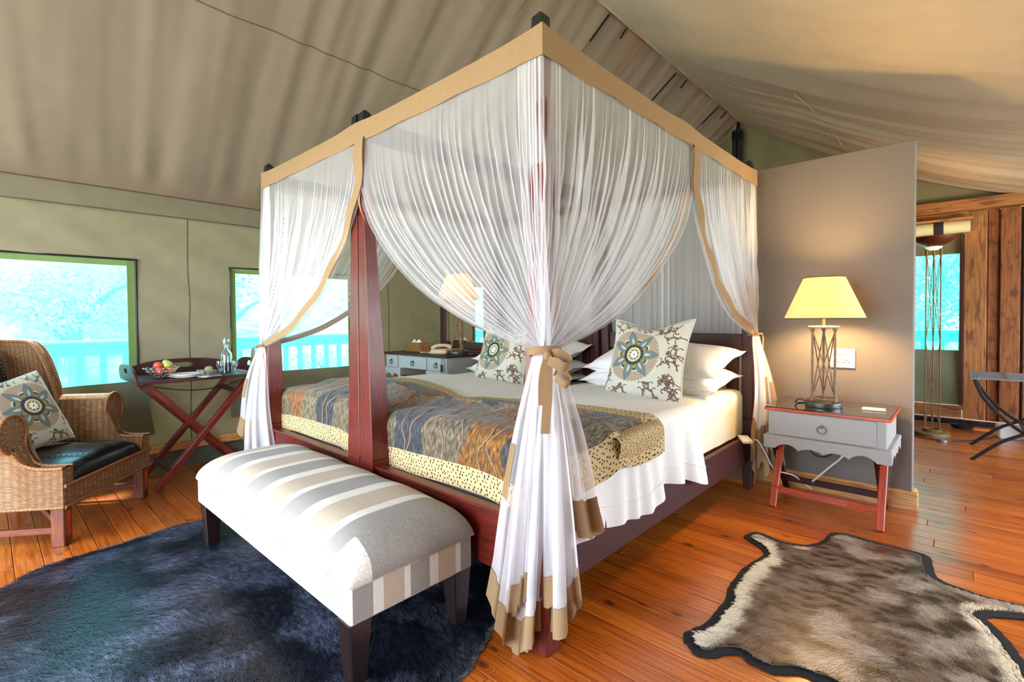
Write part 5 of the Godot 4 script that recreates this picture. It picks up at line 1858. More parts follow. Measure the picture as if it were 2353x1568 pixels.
	for k in 2:
		var at := Vector3(-2.735 - 0.03 * k, S, 0.235 - 0.055 * k)
		b = mb(Transform3D(Basis(Vector3.UP, 0.5 - 0.4 * k), at))
		for j in 4:
			b.grid(14, 10, func(u: float, v: float):
				var a := (u - 0.5) * 1.9
				var r := lerpf(0.012, 0.085, v)
				return Vector3(sin(a) * r, 0.006 + 0.010 * j + v * 0.014 * (1.0 - absf(u - 0.5)) + 0.004 * sin(u * 26.0) * v, cos(a) * r * 0.8 - 0.03), Vector2(1, 1), Vector2(), Vector3.UP)
		b.box(Vector3(0, 0.003, 0), Vector3(0.08, 0.006, 0.07), 0.002)
		single("napkin", b, M.linen, ["folded white napkin next to the plates on the tray", "folded white napkin nearer the glasses on the tray"][k], "napkin", at, "folded napkins")
	var lm := single("lime", _ball(Vector3(-3.02, S + 0.024, 0.14), Vector3(0.025, 0.024, 0.027)), M.pear, "small yellow-green lime behind the napkins on the tray", "fruit", Vector3(-3.02, S, 0.14))
	# decanter
	var dc := Vector3(-2.95, S, 0.045)
	var d := thing("decanter", "cut-glass decanter half full of dark drink on the tray", "decanter", dc)
	b = mb(Transform3D(Basis(), dc))
	b.lathe([Vector2(0, 0.002), Vector2(0.036, 0.002), Vector2(0.0375, 0.006), Vector2(0.038, 0.12), Vector2(0.034, 0.142), Vector2(0.024, 0.158), Vector2(0.013, 0.168), Vector2(0.012, 0.190), Vector2(0.020, 0.196), Vector2(0.020, 0.200), Vector2(0.009, 0.200), Vector2(0.009, 0.168), Vector2(0.022, 0.152), Vector2(0.032, 0.138), Vector2(0.0345, 0.12), Vector2(0.0345, 0.010), Vector2(0, 0.010)], 32)
	part("bottle", b, M.glass, d)
	b = mb(Transform3D(Basis(), dc))
	b.lathe([Vector2(0, 0.0105), Vector2(0.034, 0.0105), Vector2(0.034, 0.072), Vector2(0, 0.072)], 28)
	part("drink", b, M.drink, d)
	b = mb(Transform3D(Basis(), dc))
	b.lathe([Vector2(0, 0.185), Vector2(0.008, 0.185), Vector2(0.008, 0.204), Vector2(0.014, 0.208), Vector2(0.022, 0.222), Vector2(0.022, 0.24), Vector2(0.014, 0.252), Vector2(0, 0.254)], 8, Transform3D(), false)
	part("stopper", b, M.glass, d)
	for k in 2:
		var at: Vector3 = [Vector3(-2.86, S, 0.115), Vector3(-2.80, S, 0.035)][k]
		b = mb(Transform3D(Basis(), at))
		b.lathe([Vector2(0, 0.0), Vector2(0.024, 0.0), Vector2(0.025, 0.003), Vector2(0.006, 0.008), Vector2(0.004, 0.03), Vector2(0.012, 0.038), Vector2(0.021, 0.055), Vector2(0.022, 0.075), Vector2(0.0195, 0.092), Vector2(0.0185, 0.092), Vector2(0.0208, 0.075), Vector2(0.0195, 0.056), Vector2(0.011, 0.041), Vector2(0, 0.038)], 24)
		single("liqueur_glass", b, M.glass, ["small stemmed glass to the left of the decanter", "small stemmed glass in front of the decanter"][k], "glass", at, "liqueur glasses")

func _plate(at: Vector3) -> MB:
	var b := mb(Transform3D(Basis(), at))
	b.lathe([Vector2(0, 0.0), Vector2(0.055, 0.0), Vector2(0.062, 0.003), Vector2(0.096, 0.013), Vector2(0.098, 0.016), Vector2(0.094, 0.016), Vector2(0.062, 0.007), Vector2(0, 0.005)], 36)
	return b

func _ball(at: Vector3, r: Vector3) -> MB:
	var b := mb()
	b.ball(at, r)
	return b

# scalloped apron between two points, hanging from height y1
func scallop(b: MB, a: Vector3, c: Vector3, y1: float, y0: float, depth: float, humps: int) -> void:
	var L := a.distance_to(c)
	var d := (c - a).normalized()
	var p := PackedVector2Array()
	p.append(Vector2(0, y1))
	p.append(Vector2(0, y0))
	var e := 0.10
	for i in 61:
		var s := i / 60.0
		var k := (s - e) / (1.0 - 2 * e)
		var y := y0
		if k > 0 and k < 1:
			y = y0 + depth * pow(absf(sin(k * PI * humps)), 0.75) * (1.0 if humps < 3 or (k < 1.0 / humps or k > 1.0 - 1.0 / humps) else 0.62)
		p.append(Vector2(s * L, y))
	p.append(Vector2(L, y0))
	p.append(Vector2(L, y1))
	b.prism(p, 0.014, Transform3D(Basis(d, Vector3.UP, d.cross(Vector3.UP)), Vector3(a.x, 0, a.z)))

func ring_pull(at: Vector3, r: float, m: Material, parent: Node) -> void:
	var b := mb()
	b.lathe([Vector2(0, 0), Vector2(r * 0.55, 0), Vector2(r * 0.5, 0.005), Vector2(0, 0.008)], 14, Transform3D(Basis(Vector3(1, 0, 0), Vector3(0, 0, 1), Vector3(0, -1, 0)), at + Vector3(0, r * 0.8, 0)))
	var ring := []
	for i in 22: ring.append(at + Vector3(cos(TAU * i / 22) * r, sin(TAU * i / 22) * r, 0.012))
	b.tube(ring, r * 0.14, 8, true)
	part("ring_handle", b, m, parent)

func build_nightstand() -> void:
	var x0 := 0.190
	var x1 := 0.735
	var zf := -1.815
	var zb := -2.262
	var t := thing("bedside_table", "grey-painted bedside table with one drawer and crossed cherry legs by the grey wall", "table", Vector3(0.46, 0, -2.04))
	var b := mb()
	b.box(Vector3(0.4625, 0.495, (zf + zb) / 2), Vector3(x1 - x0, 0.145, zf - zb), 0.004)
	part("body", b, M.grey_paint, t)
	b = mb()
	b.box(Vector3(0.4625, 0.573, (zf + zb) / 2), Vector3(x1 - x0 + 0.04, 0.014, zf - zb + 0.036), 0.005, Basis(), Vector2(0.1, 0.4))
	part("table_top", b, M.cherry, t)
	b = mb()
	b.box(Vector3(0.4625, 0.5835, (zf + zb) / 2), Vector3(x1 - x0 + 0.026, 0.006, zf - zb + 0.022), 0.002)
	part("glass_sheet", b, M.black_glass, t)
	b = mb()
	b.box(Vector3(0.455, 0.495, zf + 0.003), Vector3(0.475, 0.132, 0.012), 0.003)
	var dw := part("drawer", b, M.grey_paint, t)
	ring_pull(Vector3(0.455, 0.487, zf + 0.008), 0.021, M.steel, dw)
	b = mb()
	b.box(Vector3(0.4625, 0.412, (zf + zb) / 2), Vector3(x1 - x0 + 0.045, 0.026, zf - zb + 0.04), 0.006)
	scallop(b, Vector3(x0 - 0.02, 0, zf + 0.012), Vector3(x1 + 0.02, 0, zf + 0.012), 0.418, 0.352, 0.030, 4)
	scallop(b, Vector3(x1 + 0.014, 0, zf + 0.012), Vector3(x1 + 0.014, 0, zb), 0.418, 0.352, 0.03, 3)
	scallop(b, Vector3(x0 - 0.014, 0, zf + 0.012), Vector3(x0 - 0.014, 0, zb), 0.418, 0.352, 0.03, 3)
	part("scalloped_apron", b, M.grey_paint, t)
	for x in [0.210, 0.708]:
		b = mb()
		b.bar(Vector3(x, 0.40, -2.03), Vector3(x, 0.004, -1.826), 0.022, 0.036, Vector3.RIGHT, 0.003)
		part("leg", b, M.cherry, t)
		b = mb()
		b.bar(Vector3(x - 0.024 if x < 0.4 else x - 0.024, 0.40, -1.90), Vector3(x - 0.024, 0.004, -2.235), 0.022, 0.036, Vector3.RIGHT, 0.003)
		part("leg", b, M.dark_mahogany, t)
	b = mb()
	b.bar(Vector3(0.20, 0.095, -1.875), Vector3(0.715, 0.095, -1.875), 0.02, 0.036)
	part("stretcher", b, M.cherry, t)
	b = mb()
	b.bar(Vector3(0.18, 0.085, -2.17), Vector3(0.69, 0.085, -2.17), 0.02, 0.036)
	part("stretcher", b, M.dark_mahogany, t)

func lamp(at: Vector3, label: String, power: float) -> Node3D:
	var t := thing("table_lamp", label, "lamp", at, "table lamps with lattice stands")
	var xf := Transform3D(Basis(), at)
	var b := mb(xf)
	b.lathe([Vector2(0, 0.0), Vector2(0.088, 0.0), Vector2(0.090, 0.006), Vector2(0.088, 0.016), Vector2(0.090, 0.026), Vector2(0.084, 0.033), Vector2(0.0, 0.036)], 40)
	part("base", b, M.pewter, t)
	b = mb(xf)
	b.lathe([Vector2(0.066, 0.445), Vector2(0.076, 0.445), Vector2(0.078, 0.451), Vector2(0.072, 0.458), Vector2(0.0, 0.459)], 32)
	part("collar", b, M.bronze, t)
	b = mb(xf)
	var ring := []
	for i in 24: ring.append(Vector3(cos(TAU * i / 24) * 0.062, 0.046, sin(TAU * i / 24) * 0.062))
	b.tube(ring, 0.005, 6, true)
	part("collar", b, M.bronze, t)
	var foot := []
	for i in 3: foot.append(Vector3(cos(TAU * i / 3 + 0.35) * 0.062, 0, sin(TAU * i / 3 + 0.35) * 0.062))
	for i in 3:
		b = mb(xf)
		b.tube([foot[i] + Vector3(0, 0.034, 0), foot[i] + Vector3(0, 0.446, 0)], 0.0065, 8)
		b.lathe([Vector2(0.012, 0.034), Vector2(0.012, 0.046), Vector2(0.007, 0.056)], 10, Transform3D(Basis(), foot[i]))
		b.lathe([Vector2(0.007, 0.425), Vector2(0.012, 0.432), Vector2(0.012, 0.446)], 10, Transform3D(Basis(), foot[i]))
		part("rod", b, M.bronze, t)
	for i in 3:
		for k in 2:
			var a: Vector3 = foot[i]
			var c: Vector3 = foot[(i + 1 + k) % 3]
			b = mb(xf)
			b.tube([a + Vector3(0, 0.06, 0), c + Vector3(0, 0.43, 0)], 0.0035, 6)
			part("lattice_rod", b, M.bronze, t)
	b = mb(xf)
	b.tube([Vector3(0, 0.455, 0), Vector3(0, 0.60, 0)], 0.007, 8)
	b.lathe([Vector2(0.0, 0.535), Vector2(0.016, 0.535), Vector2(0.016, 0.585), Vector2(0.0, 0.585)], 12)
	part("stem", b, M.gilt, t)
	b = mb(xf)
	b.ball(Vector3(0, 0.615, 0), Vector3(0.030, 0.035, 0.030))
	part("bulb", b, M.bulb, t)
	b = mb(xf)
	b.lathe([Vector2(0.198, 0.500), Vector2(0.1005, 0.730)], 48)
	b.lathe([Vector2(0.0985, 0.730), Vector2(0.196, 0.500)], 48)
	var sh := part("shade", b, M.shade, t)
	b = mb(xf)
	for e in [[0.199, 0.500], [0.1015, 0.730]]:
		var rg := []
		for i in 48: rg.append(Vector3(cos(TAU * i / 48) * e[0], e[1], sin(TAU * i / 48) * e[0]))
		b.tube(rg, 0.0022, 5, true)
	part("trim", b, M.thread, sh)
	var l := OmniLight3D.new()
	l.name = "glow"
	l.position = Vector3(0, 0.615, 0)
	l.light_color = Color(1.0, 0.80, 0.52)
	l.light_energy = power
	l.light_size = 0.07
	l.omni_range = 12.0
	l.omni_attenuation = 2.0
	l.shadow_enabled = true
	t.add_child(l, true)
	return t

func cord(called: String, pts: Array, r: float, m: Material, label: String, steps := 8) -> void:
	var b := mb()
	b.tube(curve(pts, steps), r, 7)
	single(called, b, m, label, "cord", pts[0])

func build_bedside() -> void:
	lamp(Vector3(0.43, 0.587, -1.985), "lit table lamp with cream shade on the grey bedside table", 1.35)
	cord("lamp_cord", [Vector3(0.36, 0.600, -1.97), Vector3(0.32, 0.622, -1.96), Vector3(0.29, 0.60, -1.98), Vector3(0.30, 0.589, -2.02), Vector3(0.36, 0.589, -2.09), Vector3(0.36, 0.589, -2.20)], 0.003, M.black_plastic, "black lamp cord looping beside the lamp base on the glass table top")
	var b := mb()
	b.box(Vector3(0.655, 0.590, -2.03), Vector3(0.105, 0.004, 0.075), 0.001, Basis(Vector3.UP, 0.15))
	b.box(Vector3(0.657, 0.594, -2.03), Vector3(0.10, 0.003, 0.070), 0.001, Basis(Vector3.UP, 0.08))
	single("notepad", b, M.paper, "small white notepad at the far right of the glass table top", "notepad", Vector3(0.655, 0.587, -2.03))
	# wall socket plate
	var s := thing("socket_plate", "large white plug socket plate on the grey wall behind the lamp", "socket", Vector3(0.468, 0.842, ZP))
	b = mb()
	b.box(Vector3(0.468, 0.842, ZP + 0.006), Vector3(0.132, 0.118, 0.012), 0.004)
	part("plate", b, M.white_plastic, s)
	for k in 4:
		b = mb()
		var c := Vector3(0.440 + 0.052 * (k % 2), 0.868 - 0.044 * (k / 2), ZP + 0.013)
		b.box(c, Vector3(0.046, 0.020 if k < 2 else 0.040, 0.004), 0.0015)
		var md := part("module", b, M.porcelain, s)
		b = mb()
		if k < 2:
			b.box(c + Vector3(-0.01, -0.004, 0.002), Vector3(0.012, 0.003, 0.002), 0.0005)
			b.box(c + Vector3(0.01, -0.004, 0.002), Vector3(0.012, 0.003, 0.002), 0.0005)
		else:
			for d in [Vector3(0, 0.008, 0.002), Vector3(-0.012, -0.006, 0.002), Vector3(0.012, -0.006, 0.002)]:
				b.lathe([Vector2(0.0, 0.0), Vector2(0.0035, 0.0), Vector2(0.0035, 0.002), Vector2(0, 0.002)], 10, Transform3D(Basis(Vector3(1, 0, 0), Vector3(0, 0, 1), Vector3(0, -1, 0)), c + d))
		part("pin_hole", b, M.black_plastic, md)
	cord("appliance_cord", [Vector3(0.31, 0.41, -2.15), Vector3(0.318, 0.32, -2.15), Vector3(0.345, 0.27, -2.15), Vector3(0.385, 0.255, -2.15), Vector3(0.43, 0.27, -2.15), Vector3(0.462, 0.32, -2.15), Vector3(0.475, 0.41, -2.15)], 0.004, M.black_plastic, "black cord hanging in a loop under the bedside table")
	cord("plug_lead", [Vector3(0.54, 0.41, -2.15), Vector3(0.525, 0.34, -2.15), Vector3(0.49, 0.27, -2.15), Vector3(0.43, 0.20, -2.15), Vector3(0.343, 0.096, -2.15)], 0.006, M.white_plastic, "thick white lead hanging under the bedside table")
	cord("blanket_lead", [Vector3(0.055, 0.335, -1.90), Vector3(0.11, 0.36, -1.88), Vector3(0.16, 0.30, -1.86), Vector3(0.19, 0.19, -1.94), Vector3(0.25, 0.12, -2.12), Vector3(0.30, 0.05, -2.2), Vector3(0.33, 0.03, -2.22)], 0.004, M.white_plastic, "thin white lead drooping from the bed edge to behind the bedside table")
	b = mb()
	b.box(Vector3(0.05, 0.36, -1.86), Vector3(0.06, 0.022, 0.14), 0.006, Basis(Vector3.UP, 0.5))
	single("blanket_control", b, M.white_plastic, "white hand control lying at the edge of the mattress by the curtain", "controller", Vector3(0.05, 0.349, -1.86))

func build_desk() -> void:
	var x0 := -3.255
	var x1 := -2.315
	var zf := -1.50
	var zb := -2.16
	var t := thing("dressing_table", "grey-painted dressing table with three drawers in the corner past the beds", "table", Vector3(-2.78, 0, -1.83))
	var b := mb()
	b.box(Vector3(-2.785, 0.766, (zf + zb) / 2), Vector3(x1 - x0 + 0.05, 0.020, zf - zb + 0.05), 0.006, Basis(), Vector2(0.3, 0.7))
	part("table_top", b, M.dark_mahogany, t)
	b = mb()
	b.box(Vector3(-2.785, 0.695, (zf + zb) / 2), Vector3(x1 - x0, 0.125, zf - zb), 0.004)
	b.box(Vector3(x0 + 0.13, 0.60, (zf + zb) / 2), Vector3(0.28, 0.08, zf - zb), 0.004)
	b.box(Vector3(x1 - 0.13, 0.60, (zf + zb) / 2), Vector3(0.28, 0.08, zf - zb), 0.004)
	part("body", b, M.grey_paint, t)
	for q in [[x0 + 0.115, 0.19, 0.115], [-2.79, 0.40, 0.115], [x1 - 0.125, 0.21, 0.115]]:
		b = mb()
		b.box(Vector3(q[0], 0.692, zf + 0.004), Vector3(q[1], q[2], 0.014), 0.004)
		var d := part("drawer", b, M.grey_paint, t)
		ring_pull(Vector3(q[0], 0.685, zf + 0.010), 0.021, M.iron, d)
	b = mb()
	scallop(b, Vector3(x0 - 0.012, 0, zf + 0.012), Vector3(x0 + 0.27, 0, zf + 0.012), 0.63, 0.535, 0.04, 2)
	scallop(b, Vector3(x1 - 0.27, 0, zf + 0.012), Vector3(x1 + 0.012, 0, zf + 0.012), 0.63, 0.535, 0.04, 2)
	scallop(b, Vector3(x1 + 0.006, 0, zf + 0.012), Vector3(x1 + 0.006, 0, zb), 0.63, 0.535, 0.04, 4)
	part("scalloped_apron", b, M.grey_paint, t)
	for e in [[x0 + 0.06, -0.10], [x0 + 0.20, 0.10], [x1 - 0.20, -0.10], [x1 - 0.06, 0.10]]:
		for z in [zf - 0.08, zb + 0.08]:
			b = mb()
			b.bar(Vector3(e[0], 0.58, z), Vector3(e[0] - e[1] * 0.9, 0.004, z + (0.05 if z > -1.8 else -0.04)), 0.03, 0.04, Vector3.RIGHT, 0.003)
			part("leg", b, M.cherry, t)
	# mirror on the table
	var m := thing("table_mirror", "upright mirror in a dark mahogany frame on the dressing table", "mirror", Vector3(-2.66, 0.777, -2.02))
	for e in [[-2.985, 1.18, 0.075, 0.80], [-2.335, 1.18, 0.075, 0.80]]:
		b = mb()
		b.box(Vector3(e[0], e[1], -2.02), Vector3(e[2], e[3], 0.03), 0.004)
		part("frame", b, M.dark_mahogany, m)
	for y in [0.835, 1.545]:
		b = mb()
		b.box(Vector3(-2.66, y, -2.02), Vector3(0.60, 0.07, 0.028), 0.004)
		part("frame", b, M.dark_mahogany, m)
	b = mb()
	b.box(Vector3(-2.66, 1.19, -2.025), Vector3(0.60, 0.66, 0.006), 0.0)
	part("mirror_glass", b, M.mirror, m)
	b = mb()
	b.box(Vector3(-2.66, 0.788, -2.02), Vector3(0.74, 0.022, 0.14), 0.004)
	part("foot", b, M.mahogany, m)
	lamp(Vector3(-2.405, 0.777, -1.72), "table lamp with lattice stand on the dressing table, seen partly through the net", 0.12)
	var tb := thing("tissue_box", "woven straw tissue box cover at the left end of the dressing table", "box", Vector3(-3.03, 0.777, -1.72))
	b = mb()
	b.box(Vector3(-3.03, 0.822, -1.72), Vector3(0.25, 0.09, 0.13), 0.006)
	part("cover", b, M.box_weave, tb)
	b = mb()
	b.grid(12, 8, func(u: float, v: float): return Vector3(-3.03 + (u - 0.5) * 0.13, 0.868 + 0.02 * sin(u * 11.0) * sin(v * PI) + 0.012 * sin(v * PI), -1.72 + (v - 0.5) * 0.05), Vector2(1, 1), Vector2(), Vector3.UP)
	part("tissue", b, M.linen, tb)
	var ph := thing("telephone", "beige desk telephone beside the lamp on the dressing table", "telephone", Vector3(-2.56, 0.777, -1.66))
	b = mb()
	b.box(Vector3(-2.56, 0.80, -1.66), Vector3(0.17, 0.045, 0.19), 0.012, Basis(Vector3.UP, 0.4))
	part("base", b, M.beige_plastic, ph)
	b = mb()
	b.tube(curve([Vector3(-2.64, 0.822, -1.60), Vector3(-2.61, 0.85, -1.63), Vector3(-2.55, 0.853, -1.69), Vector3(-2.51, 0.832, -1.73)], 6), [0.022, 0.022, 0.021, 0.02, 0.018, 0.017, 0.016, 0.016, 0.016, 0.016, 0.016, 0.016, 0.017, 0.018, 0.02, 0.021, 0.022, 0.022, 0.022], 10)
	part("handset", b, M.beige_plastic, ph)
	b = mb()
	var co := []
	for i in 160: co.append(Vector3(-2.78 + 0.0011 * i, 0.787 + 0.007 * sin(i * 0.9), -1.575 + 0.02 * sin(i * 0.05) + 0.007 * cos(i * 0.9)))
	b.tube(co, 0.0022, 5)
	part("coiled_cord", b, M.beige_plastic, ph)
	var sw := mb()
	sw.tube(curve([Vector3(-2.37, 0.785, -1.62), Vector3(-2.345, 0.782, -1.50), Vector3(-2.335, 0.72, -1.465), Vector3(-2.335, 0.60, -1.465)], 6), 0.003, 6)
	sw.box(Vector3(-2.335, 0.67, -1.463), Vector3(0.022, 0.062, 0.016), 0.004)
	single("cord_switch", sw, M.black_plastic, "black in-line switch on the cord hanging over the dressing table edge", "switch", Vector3(-2.335, 0.67, -1.463))

func build_back_corner() -> void:
	# tall lamp
	var at := Vector3(0.80, 0, -4.65)
	var xf := Transform3D(Basis(), at)
	var t := thing("floor_lamp", "tall gilt floor lamp with lattice stand and copper bowl before the back window", "floor lamp", at)
	var b := mb(xf)
	b.lathe([Vector2(0, 0.0), Vector2(0.130, 0.0), Vector2(0.132, 0.012), Vector2(0.130, 0.028), Vector2(0.126, 0.032), Vector2(0, 0.032)], 48)
	part("base", b, M.gilt, t)
	b = mb(xf)
	for y in [0.042, 0.055]:
		var ring := []
		b = mb(xf)
		for i in 28: ring.append(Vector3(cos(TAU * i / 28) * 0.065, y, sin(TAU * i / 28) * 0.065))
		b.tube(ring, 0.006, 6, true)
		part("collar", b, M.gilt, t)
	var ft := []
	for i in 3: ft.append(Vector3(cos(TAU * i / 3 + 0.5), 0, sin(TAU * i / 3 + 0.5)))
	for i in 3:
		b = mb(xf)
		b.tube([ft[i] * 0.060 + Vector3(0, 0.03, 0), ft[i] * 0.058 + Vector3(0, 1.70, 0)], 0.0046, 8)
		b.lathe([Vector2(0.007, 1.63), Vector2(0.011, 1.66), Vector2(0.011, 1.70)], 10, Transform3D(Basis(), ft[i] * 0.058))
		part("rod", b, M.gilt, t)
	for i in 3:
		for k in 2:
			for h in 2:
				b = mb(xf)
				var y0: float = [0.06, 0.86][h]
				var y1: float = [0.86, 1.66][h]
				b.tube([ft[i] * 0.059 + Vector3(0, y0, 0), ft[(i + 1 + k) % 3] * 0.058 + Vector3(0, y1, 0)], 0.0026, 6)
				part("lattice_rod", b, M.gilt, t)
	b = mb(xf)
	b.lathe([Vector2(0.02, 1.715), Vector2(0.075, 1.73), Vector2(0.13, 1.765), Vector2(0.155, 1.80), Vector2(0.157, 1.806), Vector2(0.150, 1.802), Vector2(0.125, 1.772), Vector2(0.07, 1.738), Vector2(0.0, 1.728)], 48)
	part("bowl", b, M.copper, t)
	b = mb(xf)
	b.lathe([Vector2(0, 1.692), Vector2(0.03, 1.694), Vector2(0.052, 1.704), Vector2(0.062, 1.722), Vector2(0.03, 1.724), Vector2(0, 1.724)], 32)
	part("glass_dish", b, M.lamp_glass, t)
	var l := OmniLight3D.new()
	l.name = "glow"
	l.position = Vector3(0, 1.80, 0)
	l.light_color = Color(1, 0.82, 0.6)
	l.light_energy = 0.25
	l.light_size = 0.04
	l.omni_range = 10.0
	l.omni_attenuation = 2.0
	l.shadow_enabled = true
	t.add_child(l, true)
	b = mb()
	b.lathe([Vector2(0, 0.0), Vector2(0.036, 0.0), Vector2(0.038, 0.01), Vector2(0.03, 0.02), Vector2(0, 0.021)], 24, Transform3D(Basis(), Vector3(0.877, 0, -4.40)))
	single("foot_switch", b, M.steel, "round grey foot switch on the floor in front of the floor lamp", "switch", Vector3(0.877, 0, -4.40))
	cord("trailing_cord", [Vector3(0.68, 0.012, -4.62), Vector3(0.70, 0.006, -4.46), Vector3(0.84, 0.008, -4.40), Vector3(0.92, 0.006, -4.40), Vector3(1.02, 0.006, -4.52), Vector3(1.16, 0.006, -4.74), Vector3(1.22, 0.02, -4.82)], 0.004, M.black_plastic, "dark cord trailing over the floor from the floor lamp to the white box")
	var coil := []
	for i in 90:
		var a := i * 0.42
		coil.append(Vector3(1.0 + (0.075 + 0.01 * sin(i * 0.7)) * cos(a), 0.012 + 0.0004 * i, -5.12 + (0.05 + 0.008 * cos(i * 1.1)) * sin(a)))
	b = mb()
	b.tube(coil, 0.004, 6)
	single("coiled_cord", b, M.black_plastic, "coil of dark cord on the floor under the boards between lamp and rack", "cord", Vector3(1.0, 0, -5.12))
	b = mb()
	b.tube(curve([Vector3(0.40, 0.074, ZB + 0.035), Vector3(0.9, 0.072, ZB + 0.035), Vector3(1.25, 0.07, ZB + 0.04), Vector3(1.7, 0.07, ZB + 0.04)], 5), 0.006, 6)
	single("white_cable", b, M.white_plastic, "white cable run straight along the foot of the wooden wall", "cord", Vector3(0.40, 0.066, ZB + 0.035))
	b = mb()
	b.box(Vector3(1.33, 0.06, -4.93), Vector3(0.2, 0.12, 0.12), 0.01, Basis(Vector3.UP, 0.2))
	single("plug_box", b, M.white_plastic, "white plug box on the floor behind the luggage rack", "box", Vector3(1.33, 0, -4.93))
	# luggage rack
	var r := thing("luggage_rack", "folding dark luggage rack with crossed curved legs beside the wooden wall", "luggage rack", Vector3(1.37, 0, -4.12))
	for k in 2:
		var z: float = [-3.86, -4.40][k]
		for s in 2:
			b = mb()
			var pts := [Vector3(1.07, 0.615, z), Vector3(1.13, 0.46, z), Vector3(1.28, 0.28, z), Vector3(1.46, 0.16, z), Vector3(1.62, 0.0, z)]
			if s == 1:
				for i in 5: pts[i].x = 2.68 - pts[i].x
				for i in 5: pts[i].z += 0.024 * (1 if k == 0 else -1)
			var q := curve(pts, 6)
			for i in q.size() - 1: b.bar(q[i], q[i + 1] + (q[i + 1] - q[i]) * 0.15, 0.022, 0.018, Vector3(0, 0, 1), 0.002)
			part("leg", b, M.iron, r)
	for x in [1.07, 1.61]:
		b = mb()
		b.bar(Vector3(x, 0.618, -3.82), Vector3(x, 0.618, -4.44), 0.045, 0.014)
		part("end_bar", b, M.steel, r)
	for k in 5:
		b = mb()
		b.bar(Vector3(1.09, 0.620, lerpf(-3.84, -4.42, k / 4.0)), Vector3(1.60, 0.620, lerpf(-3.84, -4.42, k / 4.0)), 0.008, 0.012, Vector3.UP, 0.001)
		part("slat", b, M.steel, r)
	for x in [1.24, 1.42]:
		b = mb()
		b.bar(Vector3(x, 0.626, -3.83), Vector3(x, 0.626, -4.43), 0.03, 0.003)
		part("strap", b, M.steel, r)
	b = mb()
	b.bar(Vector3(1.34, 0.245, -3.87), Vector3(1.34, 0.245, -4.39), 0.014, 0.014)
	part("pivot_bar", b, M.iron, r)
	# linen bag at the picture edge
	b = mb()
	b.grid(20, 24, func(u: float, v: float):
		var a: float = u * TAU
		var w := 0.14 + 0.06 * sin(v * PI * 0.9) + 0.008 * sin(a * 7.0)
		return Vector3(1.62 + w * cos(a) * 0.9, 0.02 + 0.56 * v, -4.75 + w * sin(a) * 0.7), Vector2(1, 1), Vector2(), Vector3.ZERO)
	b.grid(20, 4, func(u: float, v: float):
		var a: float = u * TAU
		var w: float = (0.158 + 0.008 * sin(a * 7.0)) * (1.0 - v)
		return Vector3(1.62 + w * cos(a) * 0.9, 0.58 + 0.03 * v, -4.75 + w * sin(a) * 0.7), Vector2(1, 1), Vector2(), Vector3.UP)
	single("laundry_bag", b, M.linen, "white linen bag standing behind the luggage rack at the right edge", "bag", Vector3(1.62, 0.0, -4.75))

# ---------------------------------------------------------------- rugs
func inside(p: Vector2, poly: PackedVector2Array) -> bool:
	return Geometry2D.is_point_in_polygon(p, poly)

func edge_dist(p: Vector2, poly: PackedVector2Array) -> float:
	var d := 1e9
	for i in poly.size():
		var c := Geometry2D.get_closest_point_to_segment(p, poly[i], poly[(i + 1) % poly.size()])
		d = minf(d, c.distance_squared_to(p))
	return sqrt(d)

func smooth_outline(pts: Array, steps: int, jag: float, sd: int) -> PackedVector2Array:
	var q := []
	for p in pts: q.append(Vector2(p[0], p[1]))
	var o := curve(q, steps, true)
	var out := PackedVector2Array()
	rng.seed = sd
	for p in o: out.append(p + Vector2(rng.randf_range(-jag, jag), rng.randf_range(-jag, jag)))
	return out

func slab(poly: PackedVector2Array, y0: float, y1: float, uvk: float) -> MB:
	var b := mb()
	b.prism(poly, y1 - y0, Transform3D(Basis(Vector3(1, 0, 0), Vector3(0, 0, 1), Vector3(0, -1, 0)), Vector3(0, (y0 + y1) / 2, 0)), uvk)
	return b

func tuft_mesh(n: int, len: float, wid: float, spread: float) -> ArrayMesh:
	var b := mb()
	rng.seed = 99
	for i in n:
		var o := Vector3(rng.randf_range(-spread, spread), 0, rng.randf_range(-spread, spread))
		var l := len * rng.randf_range(0.7, 1.2)
		var a := rng.randf_range(-0.35, 0.35)
		var d := Vector3(cos(a), 0, sin(a))
		var s := Vector3(-d.z, 0, d.x) * wid
		var h := rng.randf_range(0.16, 0.34) * len
		var p1 := o + d * l * 0.45 + Vector3(0, h, 0)
		var p2 := o + d * l + Vector3(0, h * 0.75, 0)
		var nn := Vector3(0, 1, 0)
		b.quad(o - s, o + s, p1 + s * 0.8, p1 - s * 0.8, nn)
		b.quad(p1 - s * 0.8, p1 + s * 0.8, p2, p2, nn)
	return b.mesh(M.hair)

